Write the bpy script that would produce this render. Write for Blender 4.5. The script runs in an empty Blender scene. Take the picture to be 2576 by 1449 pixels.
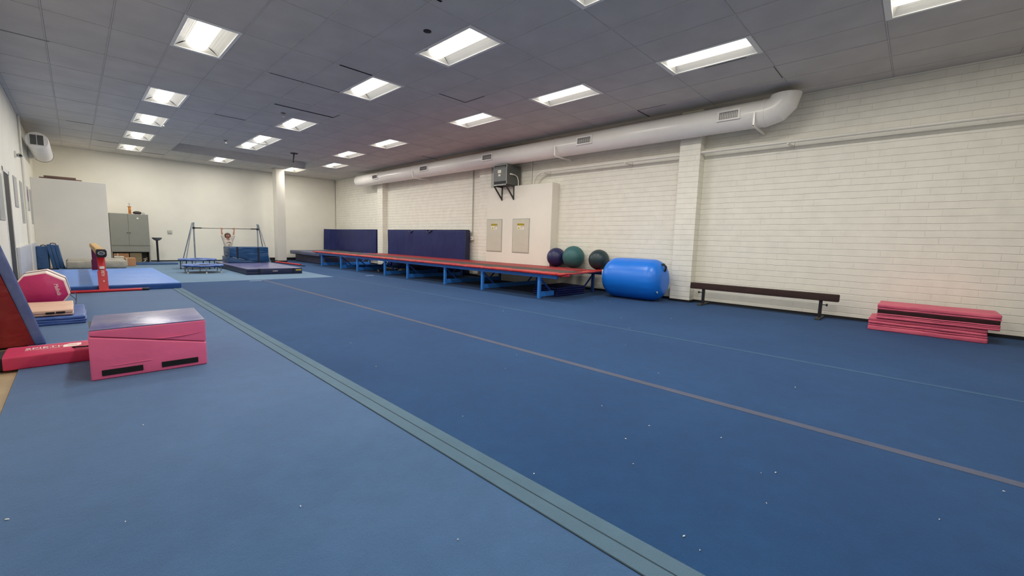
import bpy, bmesh, math, random
from mathutils import Vector, Matrix, noise
random.seed(7)
sc = bpy.context.scene
COL = sc.collection
PI = math.pi
CH = 3.68            # ceiling height
WX = 8.58            # right wall
LX = -0.80           # left wall
BY = 19.93           # back wall
FY = -2.6            # wall behind the camera

# ---------------------------------------------------------------- materials
def srgb(r, g, b):
    f = lambda c: (c/255/12.92) if c/255 <= .04045 else ((c/255+.055)/1.055)**2.4
    return (f(r), f(g), f(b), 1)

class NT:
    def __init__(s, name):
        s.m = bpy.data.materials.new(name); s.m.use_nodes = True
        s.t = s.m.node_tree; s.n = s.t.nodes; s.l = s.t.links
        s.b = s.n['Principled BSDF']
        s.tc = s.n.new('ShaderNodeTexCoord')
    def node(s, typ, **kw):
        x = s.n.new(typ)
        for k, v in kw.items():
            if k in x.inputs: x.inputs[k].default_value = v
            else: setattr(x, k, v)
        return x
    def link(s, a, b): s.l.new(a, b)
    def mapping(s, scale=(1,1,1), rot=(0,0,0), src='Object'):
        mp = s.node('ShaderNodeMapping'); mp.inputs['Scale'].default_value = scale
        mp.inputs['Rotation'].default_value = rot
        s.link(s.tc.outputs[src], mp.inputs['Vector']); return mp.outputs['Vector']
    def noise(s, scale, detail=3, vec=None, rough=.5, dist=0):
        n = s.node('ShaderNodeTexNoise'); n.inputs['Scale'].default_value = scale
        n.inputs['Detail'].default_value = detail; n.inputs['Roughness'].default_value = rough
        n.inputs['Distortion'].default_value = dist
        s.link(vec if vec else s.tc.outputs['Object'], n.inputs['Vector']); return n.outputs['Fac']
    def ramp(s, fac, stops):
        r = s.node('ShaderNodeValToRGB'); e = r.color_ramp.elements
        e[0].position, e[0].color = stops[0]; e[1].position, e[1].color = stops[-1]
        for p, c in stops[1:-1]:
            k = e.new(p); k.color = c
        s.link(fac, r.inputs['Fac']); return r.outputs['Color']
    def mix(s, fac, a, b, mode='MIX'):
        x = s.node('ShaderNodeMix', data_type='RGBA', blend_type=mode)
        for v, i in ((fac, 0), (a, 6), (b, 7)):
            if hasattr(v, 'default_value') or hasattr(v, 'is_linked'): s.link(v, x.inputs[i])
            else: x.inputs[i].default_value = v
        return x.outputs[2]
    def math(s, op, a, b=0.0, c=None):
        x = s.node('ShaderNodeMath', operation=op)
        for i, v in enumerate((a, b, c)):
            if v is None: continue
            if isinstance(v, (int, float)): x.inputs[i].default_value = v
            else: s.link(v, x.inputs[i])
        return x.outputs[0]
    def bump(s, h, strength=.3, dist=.01, prev=None):
        b = s.node('ShaderNodeBump'); b.inputs['Strength'].default_value = strength
        b.inputs['Distance'].default_value = dist; s.link(h, b.inputs['Height'])
        if prev: s.link(prev, b.inputs['Normal'])
        return b.outputs['Normal']
    def out(s, color=None, rough=.6, metal=0, normal=None, spec=None, sheen=0):
        if color is not None:
            if isinstance(color, tuple): s.b.inputs['Base Color'].default_value = color
            else: s.link(color, s.b.inputs['Base Color'])
        if isinstance(rough, (int, float)): s.b.inputs['Roughness'].default_value = rough
        else: s.link(rough, s.b.inputs['Roughness'])
        s.b.inputs['Metallic'].default_value = metal
        if spec is not None: s.b.inputs['Specular IOR Level'].default_value = spec
        if sheen: s.b.inputs['Sheen Weight'].default_value = sheen; s.b.inputs['Sheen Roughness'].default_value = .5
        if normal is not None: s.link(normal, s.b.inputs['Normal'])
        return s.m

def dark(c, k): return (c[0]*k, c[1]*k, c[2]*k, 1)

def plain(name, c, rough=.5, metal=0, vary=.08, scale=6, bump=0.0, bscale=200, spec=None):
    t = NT(name); n = t.noise(scale, 4)
    col = t.ramp(n, [(.3, dark(c, 1-vary)), (.7, dark(c, 1+vary))])
    nm = t.bump(t.noise(bscale, 2), bump, .002) if bump else None
    return t.out(col, rough, metal, nm, spec)

def vinyl(name, c, rough=.38, vary=.12, wrinkle=.25, wscale=5, stretch=(1,1,1), rot=(0,0,0), scuff_glare=None, scuff_glare_amt=.5, spec=.5):
    """mat vinyl: coated fabric with soft wrinkles and a fine grain"""
    t = NT(name); n = t.noise(3.5, 5)
    col = t.ramp(n, [(.3, dark(c, 1-vary)), (.7, dark(c, 1+vary))])
    if scuff_glare:  # paler patches: scuffs, and on some mats glare put into the colour
        s = t.ramp(t.noise(4.2, 6, t.mapping((1.2, 1.0, 1)), .65, .6), [(.45, (0,0,0,1)), (.72, (scuff_glare_amt,)*3+(1,))])
        col = t.mix(s, col, scuff_glare)
    w = t.noise(wscale, 3, t.mapping(stretch, rot), .45, .4)
    nm = t.bump(w, wrinkle, .06)
    nm = t.bump(t.noise(420, 1), .12, .001, nm)
    return t.out(col, rough, 0, nm, spec)

def carpet(name, c, c2, sheen=.15):
    t = NT(name)
    big = t.noise(.7, 5, None, .6, .3)
    mid = t.noise(9, 4)
    fine = t.noise(260, 2)
    col = t.ramp(big, [(.32, c), (.68, c2)])
    col = t.mix(t.math('MULTIPLY', mid, .5), col, t.mix(.5, col, (0,0,0,1), 'MULTIPLY'), 'MIX')
    col = t.mix(t.ramp(fine, [(.35, (.28,.28,.28,1)), (.7, (0,0,0,1))]), col, dark(c, .35))
    nm = t.bump(fine, .5, .004)
    nm = t.bump(t.noise(45, 3), .18, .006, nm)
    nm = t.bump(t.noise(2.2, 4, None, .6), .12, .02, nm)
    return t.out(col, .86, 0, nm, .25, sheen)

M = {}
WALL = srgb(238, 234, 220)
def brick_mat(name, c, strength=.5):
    t = NT(name)
    sep = t.node('ShaderNodeSeparateXYZ'); t.link(t.tc.outputs['Object'], sep.inputs[0])
    wob = t.noise(3.2, 3)
    wobv = t.math('MULTIPLY', t.math('SUBTRACT', wob, .5), .018)
    cmb = t.node('ShaderNodeCombineXYZ')
    t.link(t.math('ADD', sep.outputs[0], sep.outputs[1]), cmb.inputs[0])
    t.link(t.math('ADD', sep.outputs[2], wobv), cmb.inputs[1])
    br = t.node('ShaderNodeTexBrick', offset=.5, squash=1.0)
    br.inputs['Scale'].default_value = 1; br.inputs['Brick Width'].default_value = .305
    br.inputs['Row Height'].default_value = .1016; br.inputs['Mortar Size'].default_value = .0042
    br.inputs['Mortar Smooth'].default_value = .55; br.inputs['Bias'].default_value = 0
    br.inputs['Color1'].default_value = (1,1,1,1); br.inputs['Color2'].default_value = (.82,.82,.82,1)
    br.inputs['Mortar'].default_value = (0,0,0,1)
    t.link(cmb.outputs[0], br.inputs['Vector'])
    row = t.math('FRACT', t.math('DIVIDE', t.math('ADD', sep.outputs[2], wobv), .1016))
    rd = t.math('ABSOLUTE', t.math('SUBTRACT', row, .5))            # .5 at a bed joint
    bed = t.ramp(rd, [(.44, (0,0,0,1)), (.49, (1,1,1,1))])
    bed = t.math('MULTIPLY', bed, t.ramp(t.noise(.8, 4), [(.3, (.35,.35,.35,1)), (.6, (1,1,1,1))]))
    # how deep the joint still reads under the paint varies along the wall
    fill = t.ramp(t.noise(2.6, 5), [(.42, (.0,)*3+(1,)), (.62, (1,)*3+(1,))])
    col = t.ramp(t.noise(5, 5), [(.3, dark(c, .95)), (.7, dark(c, 1.03))])
    head = t.math('MULTIPLY', br.outputs['Fac'], t.math('MULTIPLY', fill, .32))
    joint = t.math('MAXIMUM', head, bed)
    col = t.mix(t.math('MULTIPLY', joint, .09), col, dark(c, .5))
    h = t.math('SUBTRACT', 1.0, joint)
    nm = t.bump(h, strength, .012)
    nm = t.bump(br.outputs['Color'], .25, .006, nm)
    nm = t.bump(t.noise(38, 5, None, .6), .22, .006, nm)
    return t.out(col, .55, 0, nm, .35)
def wall_mat(name, c, bump=.08):
    t = NT(name)
    col = t.ramp(t.noise(1.3, 5), [(.3, dark(c, .96)), (.7, dark(c, 1.03))])
    nm = t.bump(t.noise(60, 4), bump, .004)
    return t.out(col, .6, 0, nm, .3)
M['brick'] = brick_mat('painted_brick', WALL)
M['wall'] = wall_mat('painted_plaster', srgb(237, 233, 219))
M['partition'] = wall_mat('painted_board', srgb(226, 222, 214), .04)
M['column'] = wall_mat('painted_column', srgb(222, 217, 205))
M['tile'] = plain('ceiling_tile', srgb(204, 200, 193), .9, vary=.06, scale=2.2, bump=.25, bscale=90, spec=.1)
M['tbar'] = plain('ceiling_grid', srgb(204, 199, 193), .8, vary=.03)
M['void'] = plain('ceiling_void', (.006,.006,.007,1), .9)
M['soffit'] = plain('recess_board', srgb(210, 208, 204), .8, vary=.04)
M['beige_floor'] = plain('beige_vinyl_floor', srgb(168, 148, 118), .55, vary=.12, scale=4)
M['black_base'] = plain('black_base', (.004,.004,.007,1), .6)
M['carpet_left'] = carpet('carpet_faded', srgb(58, 99, 145), srgb(72, 111, 158), .2)
M['carpet_main'] = carpet('carpet_blue', srgb(20, 68, 118), srgb(30, 78, 128), .06)
M['carpet_far'] = carpet('carpet_grey_blue', srgb(86, 124, 156), srgb(100, 136, 168), .2)
M['seam'] = carpet('seam_strip', srgb(86, 118, 140), srgb(98, 128, 150), .1)
M['seam_line'] = plain('seam_line', srgb(46, 66, 78), .9)
M['stripe'] = carpet('floor_stripe', srgb(84, 92, 116), srgb(94, 100, 122), .06)
M['stripe_faint'] = carpet('floor_stripe_faint', srgb(48, 88, 128), srgb(56, 96, 136), .06)
M['lint'] = plain('lint', (.8,.8,.8,1), .8)
M['white_tape'] = plain('white_tape', srgb(170, 190, 215), .6)
M['duct'] = plain('painted_duct', srgb(240, 236, 228), .27, vary=.03, scale=3, spec=.5)
M['duct_white'] = plain('painted_duct_pale', srgb(236, 232, 226), .38, vary=.04)
M['dark_slot'] = plain('grille_slot', (.012,.012,.016,1), .6)
M['grey_slot'] = plain('grille_dark_grey', srgb(84, 84, 80), .5)
M['slat'] = plain('grille_slat', srgb(120, 116, 118), .4)
M['pipe'] = plain('painted_pipe', srgb(226, 222, 210), .35, vary=.03)
M['xform'] = plain('grey_enamel', srgb(104, 106, 104), .42, vary=.06, scale=3)
M['xform_side'] = plain('grey_enamel_side', srgb(86, 88, 84), .5, vary=.08)
M['iron'] = plain('dark_iron', srgb(58, 58, 54), .55, vary=.15, scale=20)
M['raceway'] = plain('grey_raceway', srgb(168, 172, 162), .45, vary=.04)
M['panel'] = plain('panel_door', srgb(206, 202, 184), .45, vary=.03)
M['label_white'] = plain('label_white', srgb(240, 236, 220), .6)
M['label_yellow'] = plain('label_yellow', srgb(196, 176, 30), .6)
M['ink'] = plain('ink', (.01,.01,.01,1), .6)
M['print_grey'] = plain('print_grey', srgb(120, 118, 108), .6)
M['navy_wall'] = vinyl('navy_pad', srgb(22, 32, 88), .46, .08, .5, 1.5, (1, 1.3, .6), (.3, 0, 0), scuff_glare=srgb(38, 48, 108), scuff_glare_amt=.25, spec=.35)
M['navy_edge'] = vinyl('navy_pad_edge', srgb(20, 30, 68), .45)
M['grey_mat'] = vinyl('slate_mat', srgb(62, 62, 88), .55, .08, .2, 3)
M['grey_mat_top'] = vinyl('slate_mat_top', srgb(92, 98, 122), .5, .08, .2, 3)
M['red_pad'] = vinyl('red_pad', srgb(176, 30, 30), .4, .1, .4, 9, (2, .6, 1), scuff_glare=srgb(210, 88, 74), scuff_glare_amt=.35)  # paler patches give the near pads both wear and light
M['red_pad_far'] = vinyl('red_pad_far', srgb(150, 20, 26), .45, .1, .3, 9, (2, .6, 1))  # plain darker copy for the far pads, less worn and less lit
M['bed'] = plain('trampoline_bed', srgb(70, 64, 60), .8, vary=.15, scale=30, bump=.3, bscale=300)
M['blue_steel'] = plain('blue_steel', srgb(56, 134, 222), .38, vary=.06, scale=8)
M['blue_steel_shade'] = plain('blue_steel_shaded', srgb(34, 84, 158), .42, vary=.1, scale=8)  # darker copy of the frame blue, shade of far side and braces in colour
M['barrel'] = vinyl('blue_barrel', srgb(24, 118, 222), .33, .05, .1, 3)
M['ball_navy'] = plain('navy_rubber', srgb(32, 36, 82), .42, vary=.05)
M['ball_teal'] = plain('teal_rubber', srgb(46, 98, 100), .5, vary=.05)
M['ball_dark'] = plain('dark_teal_rubber', srgb(28, 52, 58), .4, vary=.05)
M['suede'] = plain('brown_suede', srgb(52, 32, 28), .8, vary=.2, scale=9, bump=.3, bscale=150)
M['pink'] = vinyl('pink_vinyl', srgb(226, 100, 142), .42, .07, .12, 6)
M['pink_worn'] = vinyl('pink_vinyl_worn', srgb(206, 88, 114), .55, .1, .3, 6, (1, .5, 2.5), scuff_glare=srgb(220, 110, 124), scuff_glare_amt=.4)
M['crimson'] = vinyl('crimson_vinyl', srgb(200, 52, 92), .4, .08, .2, 7, (1, 4, 1))
M['velcro'] = plain('velcro', (.006,.006,.008,1), .95, bump=.4, bscale=300)
M['velcro_brown'] = plain('velcro_worn', srgb(48, 18, 22), .95, vary=.3, scale=12)
M['violet_top'] = vinyl('violet_grey_vinyl', srgb(92, 92, 142), .3, .1, .12, 5, scuff_glare=srgb(150, 140, 152), scuff_glare_amt=.7)  # paler grey patches over the violet-grey
M['magenta'] = vinyl('magenta_vinyl', srgb(178, 34, 96), .5, .08, .2, 6)
M['off_white'] = vinyl('off_white_vinyl', srgb(236, 214, 206), .45, .04, .1)
M['cream_vinyl'] = vinyl('cream_vinyl', srgb(222, 184, 160), .5, .06, .2)
M['blue_fold'] = vinyl('blue_folded_vinyl', srgb(62, 92, 158), .42, .15, .5, 5, (.7, 2, 5), scuff_glare=srgb(110, 130, 180), scuff_glare_amt=.4)
M['blue_mat'] = vinyl('blue_mat_top', srgb(84, 132, 208), .4, .06, .15, 3, scuff_glare=srgb(110, 150, 214), scuff_glare_amt=.4)
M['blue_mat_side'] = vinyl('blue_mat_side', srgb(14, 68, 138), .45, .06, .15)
M['deep_blue'] = vinyl('deep_blue_vinyl', srgb(8, 58, 100), .36, .12, .8, 1.5, (1.0, 1, 3.6), (0, .42, 0), scuff_glare=srgb(34, 88, 136), scuff_glare_amt=.3)
M['denim'] = vinyl('denim_blue_vinyl', srgb(40, 78, 124), .5, .12, .3, 5)
M['navy_mat_top_glare'] = vinyl('navy_mat_top_glare', srgb(86, 86, 132), .28, .08, .2, 2.5, scuff_glare=srgb(150, 150, 172), scuff_glare_amt=.5)  # pale colour and patches paint glossy glare on the navy top
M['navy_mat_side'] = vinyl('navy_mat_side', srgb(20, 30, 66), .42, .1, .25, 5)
M['strap'] = plain('black_strap', (.006,.008,.018,1), .8)
M['pad_red'] = vinyl('dark_red_vinyl', srgb(116, 8, 14), .38, .14, .4, 3, (1, 1, 1.6), (0, .5, 0), scuff_glare=srgb(146, 52, 44), scuff_glare_amt=.35)
M['pad_blue'] = vinyl('slate_blue_vinyl', srgb(76, 92, 140), .4, .12, .5, 3, scuff_glare=srgb(122, 130, 162), scuff_glare_amt=.4)
M['rim_blue'] = vinyl('rim_blue', srgb(62, 98, 170), .38, .12, .4, 8, scuff_glare=srgb(150, 168, 210), scuff_glare_amt=.5)
M['tan_suede'] = plain('tan_suede', srgb(196, 158, 104), .8, vary=.06, bump=.2)
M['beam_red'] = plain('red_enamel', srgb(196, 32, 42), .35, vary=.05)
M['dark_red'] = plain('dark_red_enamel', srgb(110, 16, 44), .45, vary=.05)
M['black'] = plain('black_rubber', (.006,.006,.010,1), .5)
M['print_white'] = plain('print_white', srgb(244, 226, 222), .6)
M['print_silver'] = plain('print_silver', srgb(170, 176, 188), .5)
M['steel'] = plain('galvanised_steel', srgb(150, 158, 166), .38, .55, vary=.12, scale=14)
M['bar_steel'] = plain('bar_steel', srgb(128, 120, 112), .35, .5, vary=.08)
M['chrome'] = plain('bright_steel', srgb(206, 208, 208), .25, .8)
M['cabinet'] = plain('grey_cabinet', srgb(138, 138, 128), .5, vary=.03)
M['cabinet_in'] = plain('cabinet_inside', srgb(40, 26, 20), .8)
M['card'] = plain('cardboard', srgb(176, 128, 90), .75, vary=.08)
M['card_pale'] = plain('cardboard_pale', srgb(196, 186, 166), .75, vary=.08)
M['card_olive'] = plain('cardboard_olive', srgb(128, 112, 84), .75, vary=.1)
M['soft_grey'] = vinyl('soft_grey_cover', srgb(162, 156, 144), .6, .1, .8, 4)
M['wood'] = plain('dark_plank', srgb(116, 92, 84), .6, vary=.12, scale=4)
M['gold'] = plain('gold_trophy', srgb(190, 120, 52), .3, .4)
M['silver'] = plain('silver_trophy', srgb(210, 208, 204), .25, .7)
M['bag'] = plain('dark_bag', srgb(52, 46, 42), .6, vary=.2)
M['lamp_grey'] = plain('grey_bowl', srgb(110, 112, 112), .5)
M['door_dark'] = plain('dark_doorway', srgb(20, 22, 25), .6)
M['door_trim'] = plain('door_trim', srgb(226, 222, 212), .5)
M['poster'] = plain('poster_grey', srgb(176, 174, 168), .5, vary=.08, scale=9)
M['poster2'] = plain('poster_grey_dark', srgb(162, 164, 162), .5, vary=.1, scale=7)
M['purple'] = plain('poster_purple', srgb(112, 88, 128), .5)
M['wall_pad_grey'] = vinyl('pale_grey_pad', srgb(196, 198, 204), .35, .06, .2, 5, (1, 1, .3))
M['skin'] = plain('skin', srgb(176, 120, 100), .55, vary=.04)
M['hair'] = plain('brown_hair', srgb(72, 46, 36), .6, vary=.15, scale=40)
M['shirt'] = plain('grey_sweatshirt', srgb(196, 188, 178), .85, vary=.08, scale=14, bump=.3, bscale=60)
M['shirt_print'] = plain('shirt_print', srgb(70, 56, 52), .85)
M['shirt_print_olive'] = plain('shirt_print_olive', srgb(124, 112, 78), .85, vary=.2, scale=40)
M['trousers'] = plain('dark_leggings', srgb(40, 42, 58), .8)
M['eye'] = plain('dark_eye', srgb(60, 26, 24), .4)
M['lip'] = plain('lip', srgb(140, 72, 68), .5)

def emit_mat(name, col, strength):
    t = NT(name); t.out((.9,.9,.88,1), .5)
    t.b.inputs['Emission Color'].default_value = col; t.b.inputs['Emission Strength'].default_value = strength
    return t.m
M['diffuser'] = emit_mat('light_diffuser', (1.0, .95, .84, 1), 3.0)
M['reflector'] = plain('white_reflector', srgb(240, 238, 230), .45, vary=.02)

# ---------------------------------------------------------------- geometry helpers
def box(bm, x0, x1, y0, y1, z0, z1, bev=0, seg=2, mat=None, mi=0):
    t = bmesh.new(); bmesh.ops.create_cube(t, size=1)
    for v in t.verts:
        v.co = Vector(((x0+x1)/2+v.co.x*(x1-x0), (y0+y1)/2+v.co.y*(y1-y0), (z0+z1)/2+v.co.z*(z1-z0)))
    if bev:
        bev = min(bev, abs(x1-x0)*.49, abs(y1-y0)*.49, abs(z1-z0)*.49)
        bmesh.ops.bevel(t, geom=t.edges[:], offset=bev, segments=seg, affect='EDGES', profile=.6)
    merge(bm, t, mat, mi)
def merge(bm, t, mat=None, mi=0):
    if mat is not None: bmesh.ops.transform(t, matrix=mat, verts=t.verts)
    me = bpy.data.meshes.new('tmp')
    for f in t.faces: f.material_index = mi
    t.to_mesh(me); t.free()
    n0 = len(bm.faces); bm.from_mesh(me); bpy.data.meshes.remove(me)
    bm.faces.ensure_lookup_table()
def frame_of(d):
    d = d.normalized(); u = Vector((0,0,1)) if abs(d.z) < .9 else Vector((1,0,0))
    a = d.cross(u).normalized(); b = a.cross(d).normalized(); return a, b
def tube(bm, pts, r, seg=10, caps=True, closed=False):
    pts = [Vector(p) for p in pts]; rings = []; n = len(pts)
    a = None
    for i, p in enumerate(pts):
        if closed: d = (pts[(i+1) % n]-pts[i-1])
        else: d = pts[min(i+1, n-1)]-pts[max(i-1, 0)]
        d.normalize()
        if a is None: a, b = frame_of(d)
        else:
            a = (a - d*a.dot(d)).normalized(); b = a.cross(d)
        rr = r[i] if isinstance(r, (list, tuple)) else r
        rings.append([bm.verts.new(p+(a*math.cos(2*PI*k/seg)+b*math.sin(2*PI*k/seg))*rr) for k in range(seg)])
    m = n if closed else n-1
    for i in range(m):
        A, B = rings[i], rings[(i+1) % n]
        for k in range(seg): bm.faces.new((A[k], A[(k+1) % seg], B[(k+1) % seg], B[k]))
    if caps and not closed:
        bm.faces.new(rings[0][::-1]); bm.faces.new(rings[-1])
def bar(bm, p0, p1, w, h, bev=.004):
    """square section bar from p0 to p1"""
    p0, p1 = Vector(p0), Vector(p1); d = p1-p0; L = d.length; d.normalize()
    a, b = frame_of(d); t = bmesh.new(); bmesh.ops.create_cube(t, size=1)
    for v in t.verts: v.co = Vector((v.co.x*w, v.co.y*h, v.co.z*L))
    if bev: bmesh.ops.bevel(t, geom=t.edges[:], offset=min(bev, w*.3, h*.3), segments=1, affect='EDGES')
    mt = Matrix((( a.x, b.x, d.x, (p0.x+p1.x)/2), (a.y, b.y, d.y, (p0.y+p1.y)/2), (a.z, b.z, d.z, (p0.z+p1.z)/2), (0,0,0,1)))
    merge(bm, t, mt)
def prism(bm, prof, axis, a0, a1, bev=0, seg=2):
    """prof: list of 2-D points; axis 'x','y','z' is the extrusion direction"""
    t = bmesh.new()
    def P(p, a): return {'x': (a, p[0], p[1]), 'y': (p[0], a, p[1]), 'z': (p[0], p[1], a)}[axis]
    A = [t.verts.new(P(p, a0)) for p in prof]; B = [t.verts.new(P(p, a1)) for p in prof]
    n = len(prof)
    t.faces.new(A); t.faces.new(B[::-1])
    for i in range(n): t.faces.new((A[i], B[i], B[(i+1) % n], A[(i+1) % n]))
    bmesh.ops.recalc_face_normals(t, faces=t.faces)
    if bev: bmesh.ops.bevel(t, geom=t.edges[:], offset=bev, segments=seg, affect='EDGES', profile=.6)
    merge(bm, t)
def sphere(bm, c, r, u=24, v=16, sq=(1,1,1), mat=None):
    t = bmesh.new(); bmesh.ops.create_uvsphere(t, u_segments=u, v_segments=v, radius=1)
    for w in t.verts: w.co = Vector((c[0]+w.co.x*r*sq[0], c[1]+w.co.y*r*sq[1], c[2]+w.co.z*r*sq[2]))
    merge(bm, t, mat)
def lathe(bm, prof, c, seg=32, axis='z'):
    """prof: list of (radius, height) from bottom to top around an axis through c"""
    rings = []
    for r, h in prof:
        ring = []
        for k in range(seg):
            a = 2*PI*k/seg; x, y = r*math.cos(a), r*math.sin(a)
            p = {'z': (x, y, h), 'y': (x, h, y), 'x': (h, x, y)}[axis]
            ring.append(bm.verts.new((c[0]+p[0], c[1]+p[1], c[2]+p[2])))
        rings.append(ring)
    for A, B in zip(rings, rings[1:]):
        for k in range(seg): bm.faces.new((A[k], A[(k+1) % seg], B[(k+1) % seg], B[k]))
    bm.faces.new(rings[0][::-1]); bm.faces.new(rings[-1])
def pillow(bm, x0, x1, y0, y1, z0, z1, bev=.03, n=6, amp=.012, seed=0, sc_=4.0, flat_bottom=True):
    """soft box: bevelled, cut fine, pushed about by noise"""
    t = bmesh.new(); bmesh.ops.create_cube(t, size=1)
    for v in t.verts:
        v.co = Vector(((x0+x1)/2+v.co.x*(x1-x0), (y0+y1)/2+v.co.y*(y1-y0), (z0+z1)/2+v.co.z*(z1-z0)))
    b = min(bev, (x1-x0)*.45, (y1-y0)*.45, (z1-z0)*.45)
    bmesh.ops.bevel(t, geom=t.edges[:], offset=b, segments=3, affect='EDGES', profile=.6)
    longe = [e for e in t.edges if e.calc_length() > b*2.2]
    bmesh.ops.subdivide_edges(t, edges=longe, cuts=n, use_grid_fill=True)
    for v in t.verts:
        p = v.co*sc_+Vector((seed*7.1, seed*3.3, 0))
        k = noise.noise_vector(p)*amp
        if flat_bottom: k *= min(1, max(0, (v.co.z-z0)/max(.001, (z1-z0)*.5)))
        v.co += k
    merge(bm, t)

ROOTLOC = {}
def finish(bm, name, mats, parent=None, smooth=35, loc=None):
    bmesh.ops.recalc_face_normals(bm, faces=bm.faces[:])
    me = bpy.data.meshes.new(name)
    off = Vector((0,0,0)); p = parent
    if parent is not None: off = ROOTLOC[parent.name]
    elif loc is not None: off = Vector(loc)
    bmesh.ops.translate(bm, verts=bm.verts[:], vec=-off)
    bm.to_mesh(me); bm.free()
    for m in (mats if isinstance(mats, (list, tuple)) else [mats]): me.materials.append(M[m])
    if smooth:
        me.shade_smooth()
        me.set_sharp_from_angle(angle=math.radians(smooth))
    o = bpy.data.objects.new(name, me); COL.objects.link(o)
    if parent is not None: o.parent = parent
    elif loc is not None: o.location = loc
    ROOTLOC[o.name] = off
    return o
def thing(name, label, cat, loc, group=None):
    o = bpy.data.objects.new(name, None); COL.objects.link(o)
    o.location = loc; o.empty_display_size = .1
    o['label'] = label; o['category'] = cat
    if group: o['group'] = group
    ROOTLOC[o.name] = Vector(loc)
    return o
def tag(o, label, cat, group=None, kind=None):
    o['label'] = label; o['category'] = cat
    if group: o['group'] = group
    if kind: o['kind'] = kind
    return o
def struct(o): o['kind'] = 'structure'; return o
def part(fn, name, mats, parent=None, smooth=35, label=None, loc=None):
    bm = bmesh.new(); fn(bm); o = finish(bm, name, mats, parent, smooth, loc)
    if label: o['label'] = label
    return o
def text(name, s, parent, origin, xd, yd, size, mat, ext=.0015, shear=0.0, align='LEFT', squash=1.0):
    cu = bpy.data.curves.new('txt', 'FONT'); cu.body = s; cu.size = size; cu.extrude = ext; cu.shear = shear
    cu.align_x = align; cu.align_y = 'CENTER'
    tmp = bpy.data.objects.new('txt', cu); COL.objects.link(tmp)
    dg = bpy.context.evaluated_depsgraph_get(); dg.update()
    me = bpy.data.meshes.new_from_object(tmp.evaluated_get(dg))
    bpy.data.objects.remove(tmp); bpy.data.curves.remove(cu)
    xd = Vector(xd).normalized(); yd = Vector(yd).normalized(); zd = xd.cross(yd)
    off = ROOTLOC[parent.name]
    for v in me.vertices:
        v.co = Vector(origin)+xd*v.co.x*squash+yd*v.co.y+zd*v.co.z-off
    me.materials.clear(); me.materials.append(M[mat]); me.name = name
    o = bpy.data.objects.new(name, me); COL.objects.link(o); o.parent = parent
    ROOTLOC[o.name] = off
    return o
def copy_tree(o, parent=None):
    c = o.copy(); COL.objects.link(c)
    ROOTLOC[c.name] = ROOTLOC[o.name]
    if parent is not None: c.parent = parent
    for ch in list(o.children): copy_tree(ch, c)
    return c

# ---------------------------------------------------------------- camera
f = 1053.9; yaw, pit, rol = .80506584, .10891689, -.0298209
F = Vector((math.sin(yaw)*math.cos(pit), math.cos(yaw)*math.cos(pit), -math.sin(pit)))
r = Vector((math.cos(yaw), -math.sin(yaw), 0)); d = F.cross(r)
cr, sr = math.cos(rol), math.sin(rol)
r2 = cr*r+sr*d; d2 = -sr*r+cr*d
cam = bpy.data.cameras.new('camera'); co = bpy.data.objects.new('camera', cam); COL.objects.link(co)
co.matrix_world = Matrix(((r2.x, -d2.x, -F.x, 0), (r2.y, -d2.y, -F.y, 0), (r2.z, -d2.z, -F.z, 1.08), (0,0,0,1)))
cam.sensor_fit = 'HORIZONTAL'; cam.sensor_width = 36; cam.lens = f/2576*36
cam.clip_start = .05; cam.clip_end = 100
sc.camera = co

# ---------------------------------------------------------------- room shell
T = .2
struct(part(lambda b: box(b, LX-T, WX+T, FY-T, BY+T, -.22, -.02), 'floor', 'beige_floor'))
struct(part(lambda b: box(b, WX, WX+T, FY-T, BY+T, -.02, CH+.6), 'wall_right', 'brick'))
struct(part(lambda b: box(b, LX-T, WX+T, BY, BY+T, -.02, CH+.6), 'wall_back', 'wall'))
struct(part(lambda b: box(b, LX-T, WX+T, FY-T, FY, -.02, CH+.6), 'wall_front', 'wall'))
def wl(b):   # left wall with a doorway
    box(b, LX-T, LX, FY, 11.27, -.02, CH+.6); box(b, LX-T, LX, 12.18, BY, -.02, CH+.6)
    box(b, LX-T, LX, 11.27, 12.18, 2.03, CH+.6)
struct(part(wl, 'wall_left', 'wall'))
struct(part(lambda b: box(b, LX-T-.03, LX-.004, 11.27, 12.18, -.02, 2.03), 'door_1', 'door_dark'))
def dtrim(b):
    box(b, LX, LX+.006, 11.19, 11.27, -.02, 2.10, .002); box(b, LX, LX+.006, 12.18, 12.26, -.02, 2.10, .002)
    box(b, LX, LX+.006, 11.19, 12.26, 2.03, 2.11, .002)
struct(part(dtrim, 'trim_1', 'door_trim'))
# brick piers on the right wall, the flush electrical chase, the free column, the closet
def pier(y0, y1, x): return struct(part(lambda b: box(b, x, WX+.02, y0, y1, .045, CH), 'trim_2', 'brick'))
pier(3.163, 3.56, 8.34); pier(15.19, 15.59, 8.38); pier(9.07, 9.58, 8.44)
struct(part(lambda b: box(b, 8.30, WX+.02, 6.69, 9.07, .0, 2.59, .006, 1), 'trim_3', 'wall'))
struct(part(lambda b: box(b, 5.56, 5.87, 18.3, 18.72, 0, CH, .012, 2), 'trim_4', 'column'))
struct(part(lambda b: box(b, LX, .73, 18.0, BY+.02, -.02, 2.49, .005, 1), 'wall_partition', 'partition'))
def bb_r(b):
    box(b, WX-.02, WX, FY, 3.163, -.02, .045); box(b, 8.32, WX, 3.143, 3.58, -.02, .045)
    box(b, WX-.02, WX, 3.58, 6.69, -.02, .045)
    box(b, WX-.02, WX, 9.58, 15.19, -.02, .045); box(b, 8.36, WX, 15.17, 15.61, -.02, .045); box(b, WX-.02, WX, 15.61, BY, -.02, .045)
struct(part(bb_r, 'baseboard_right', 'black_base'))
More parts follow.
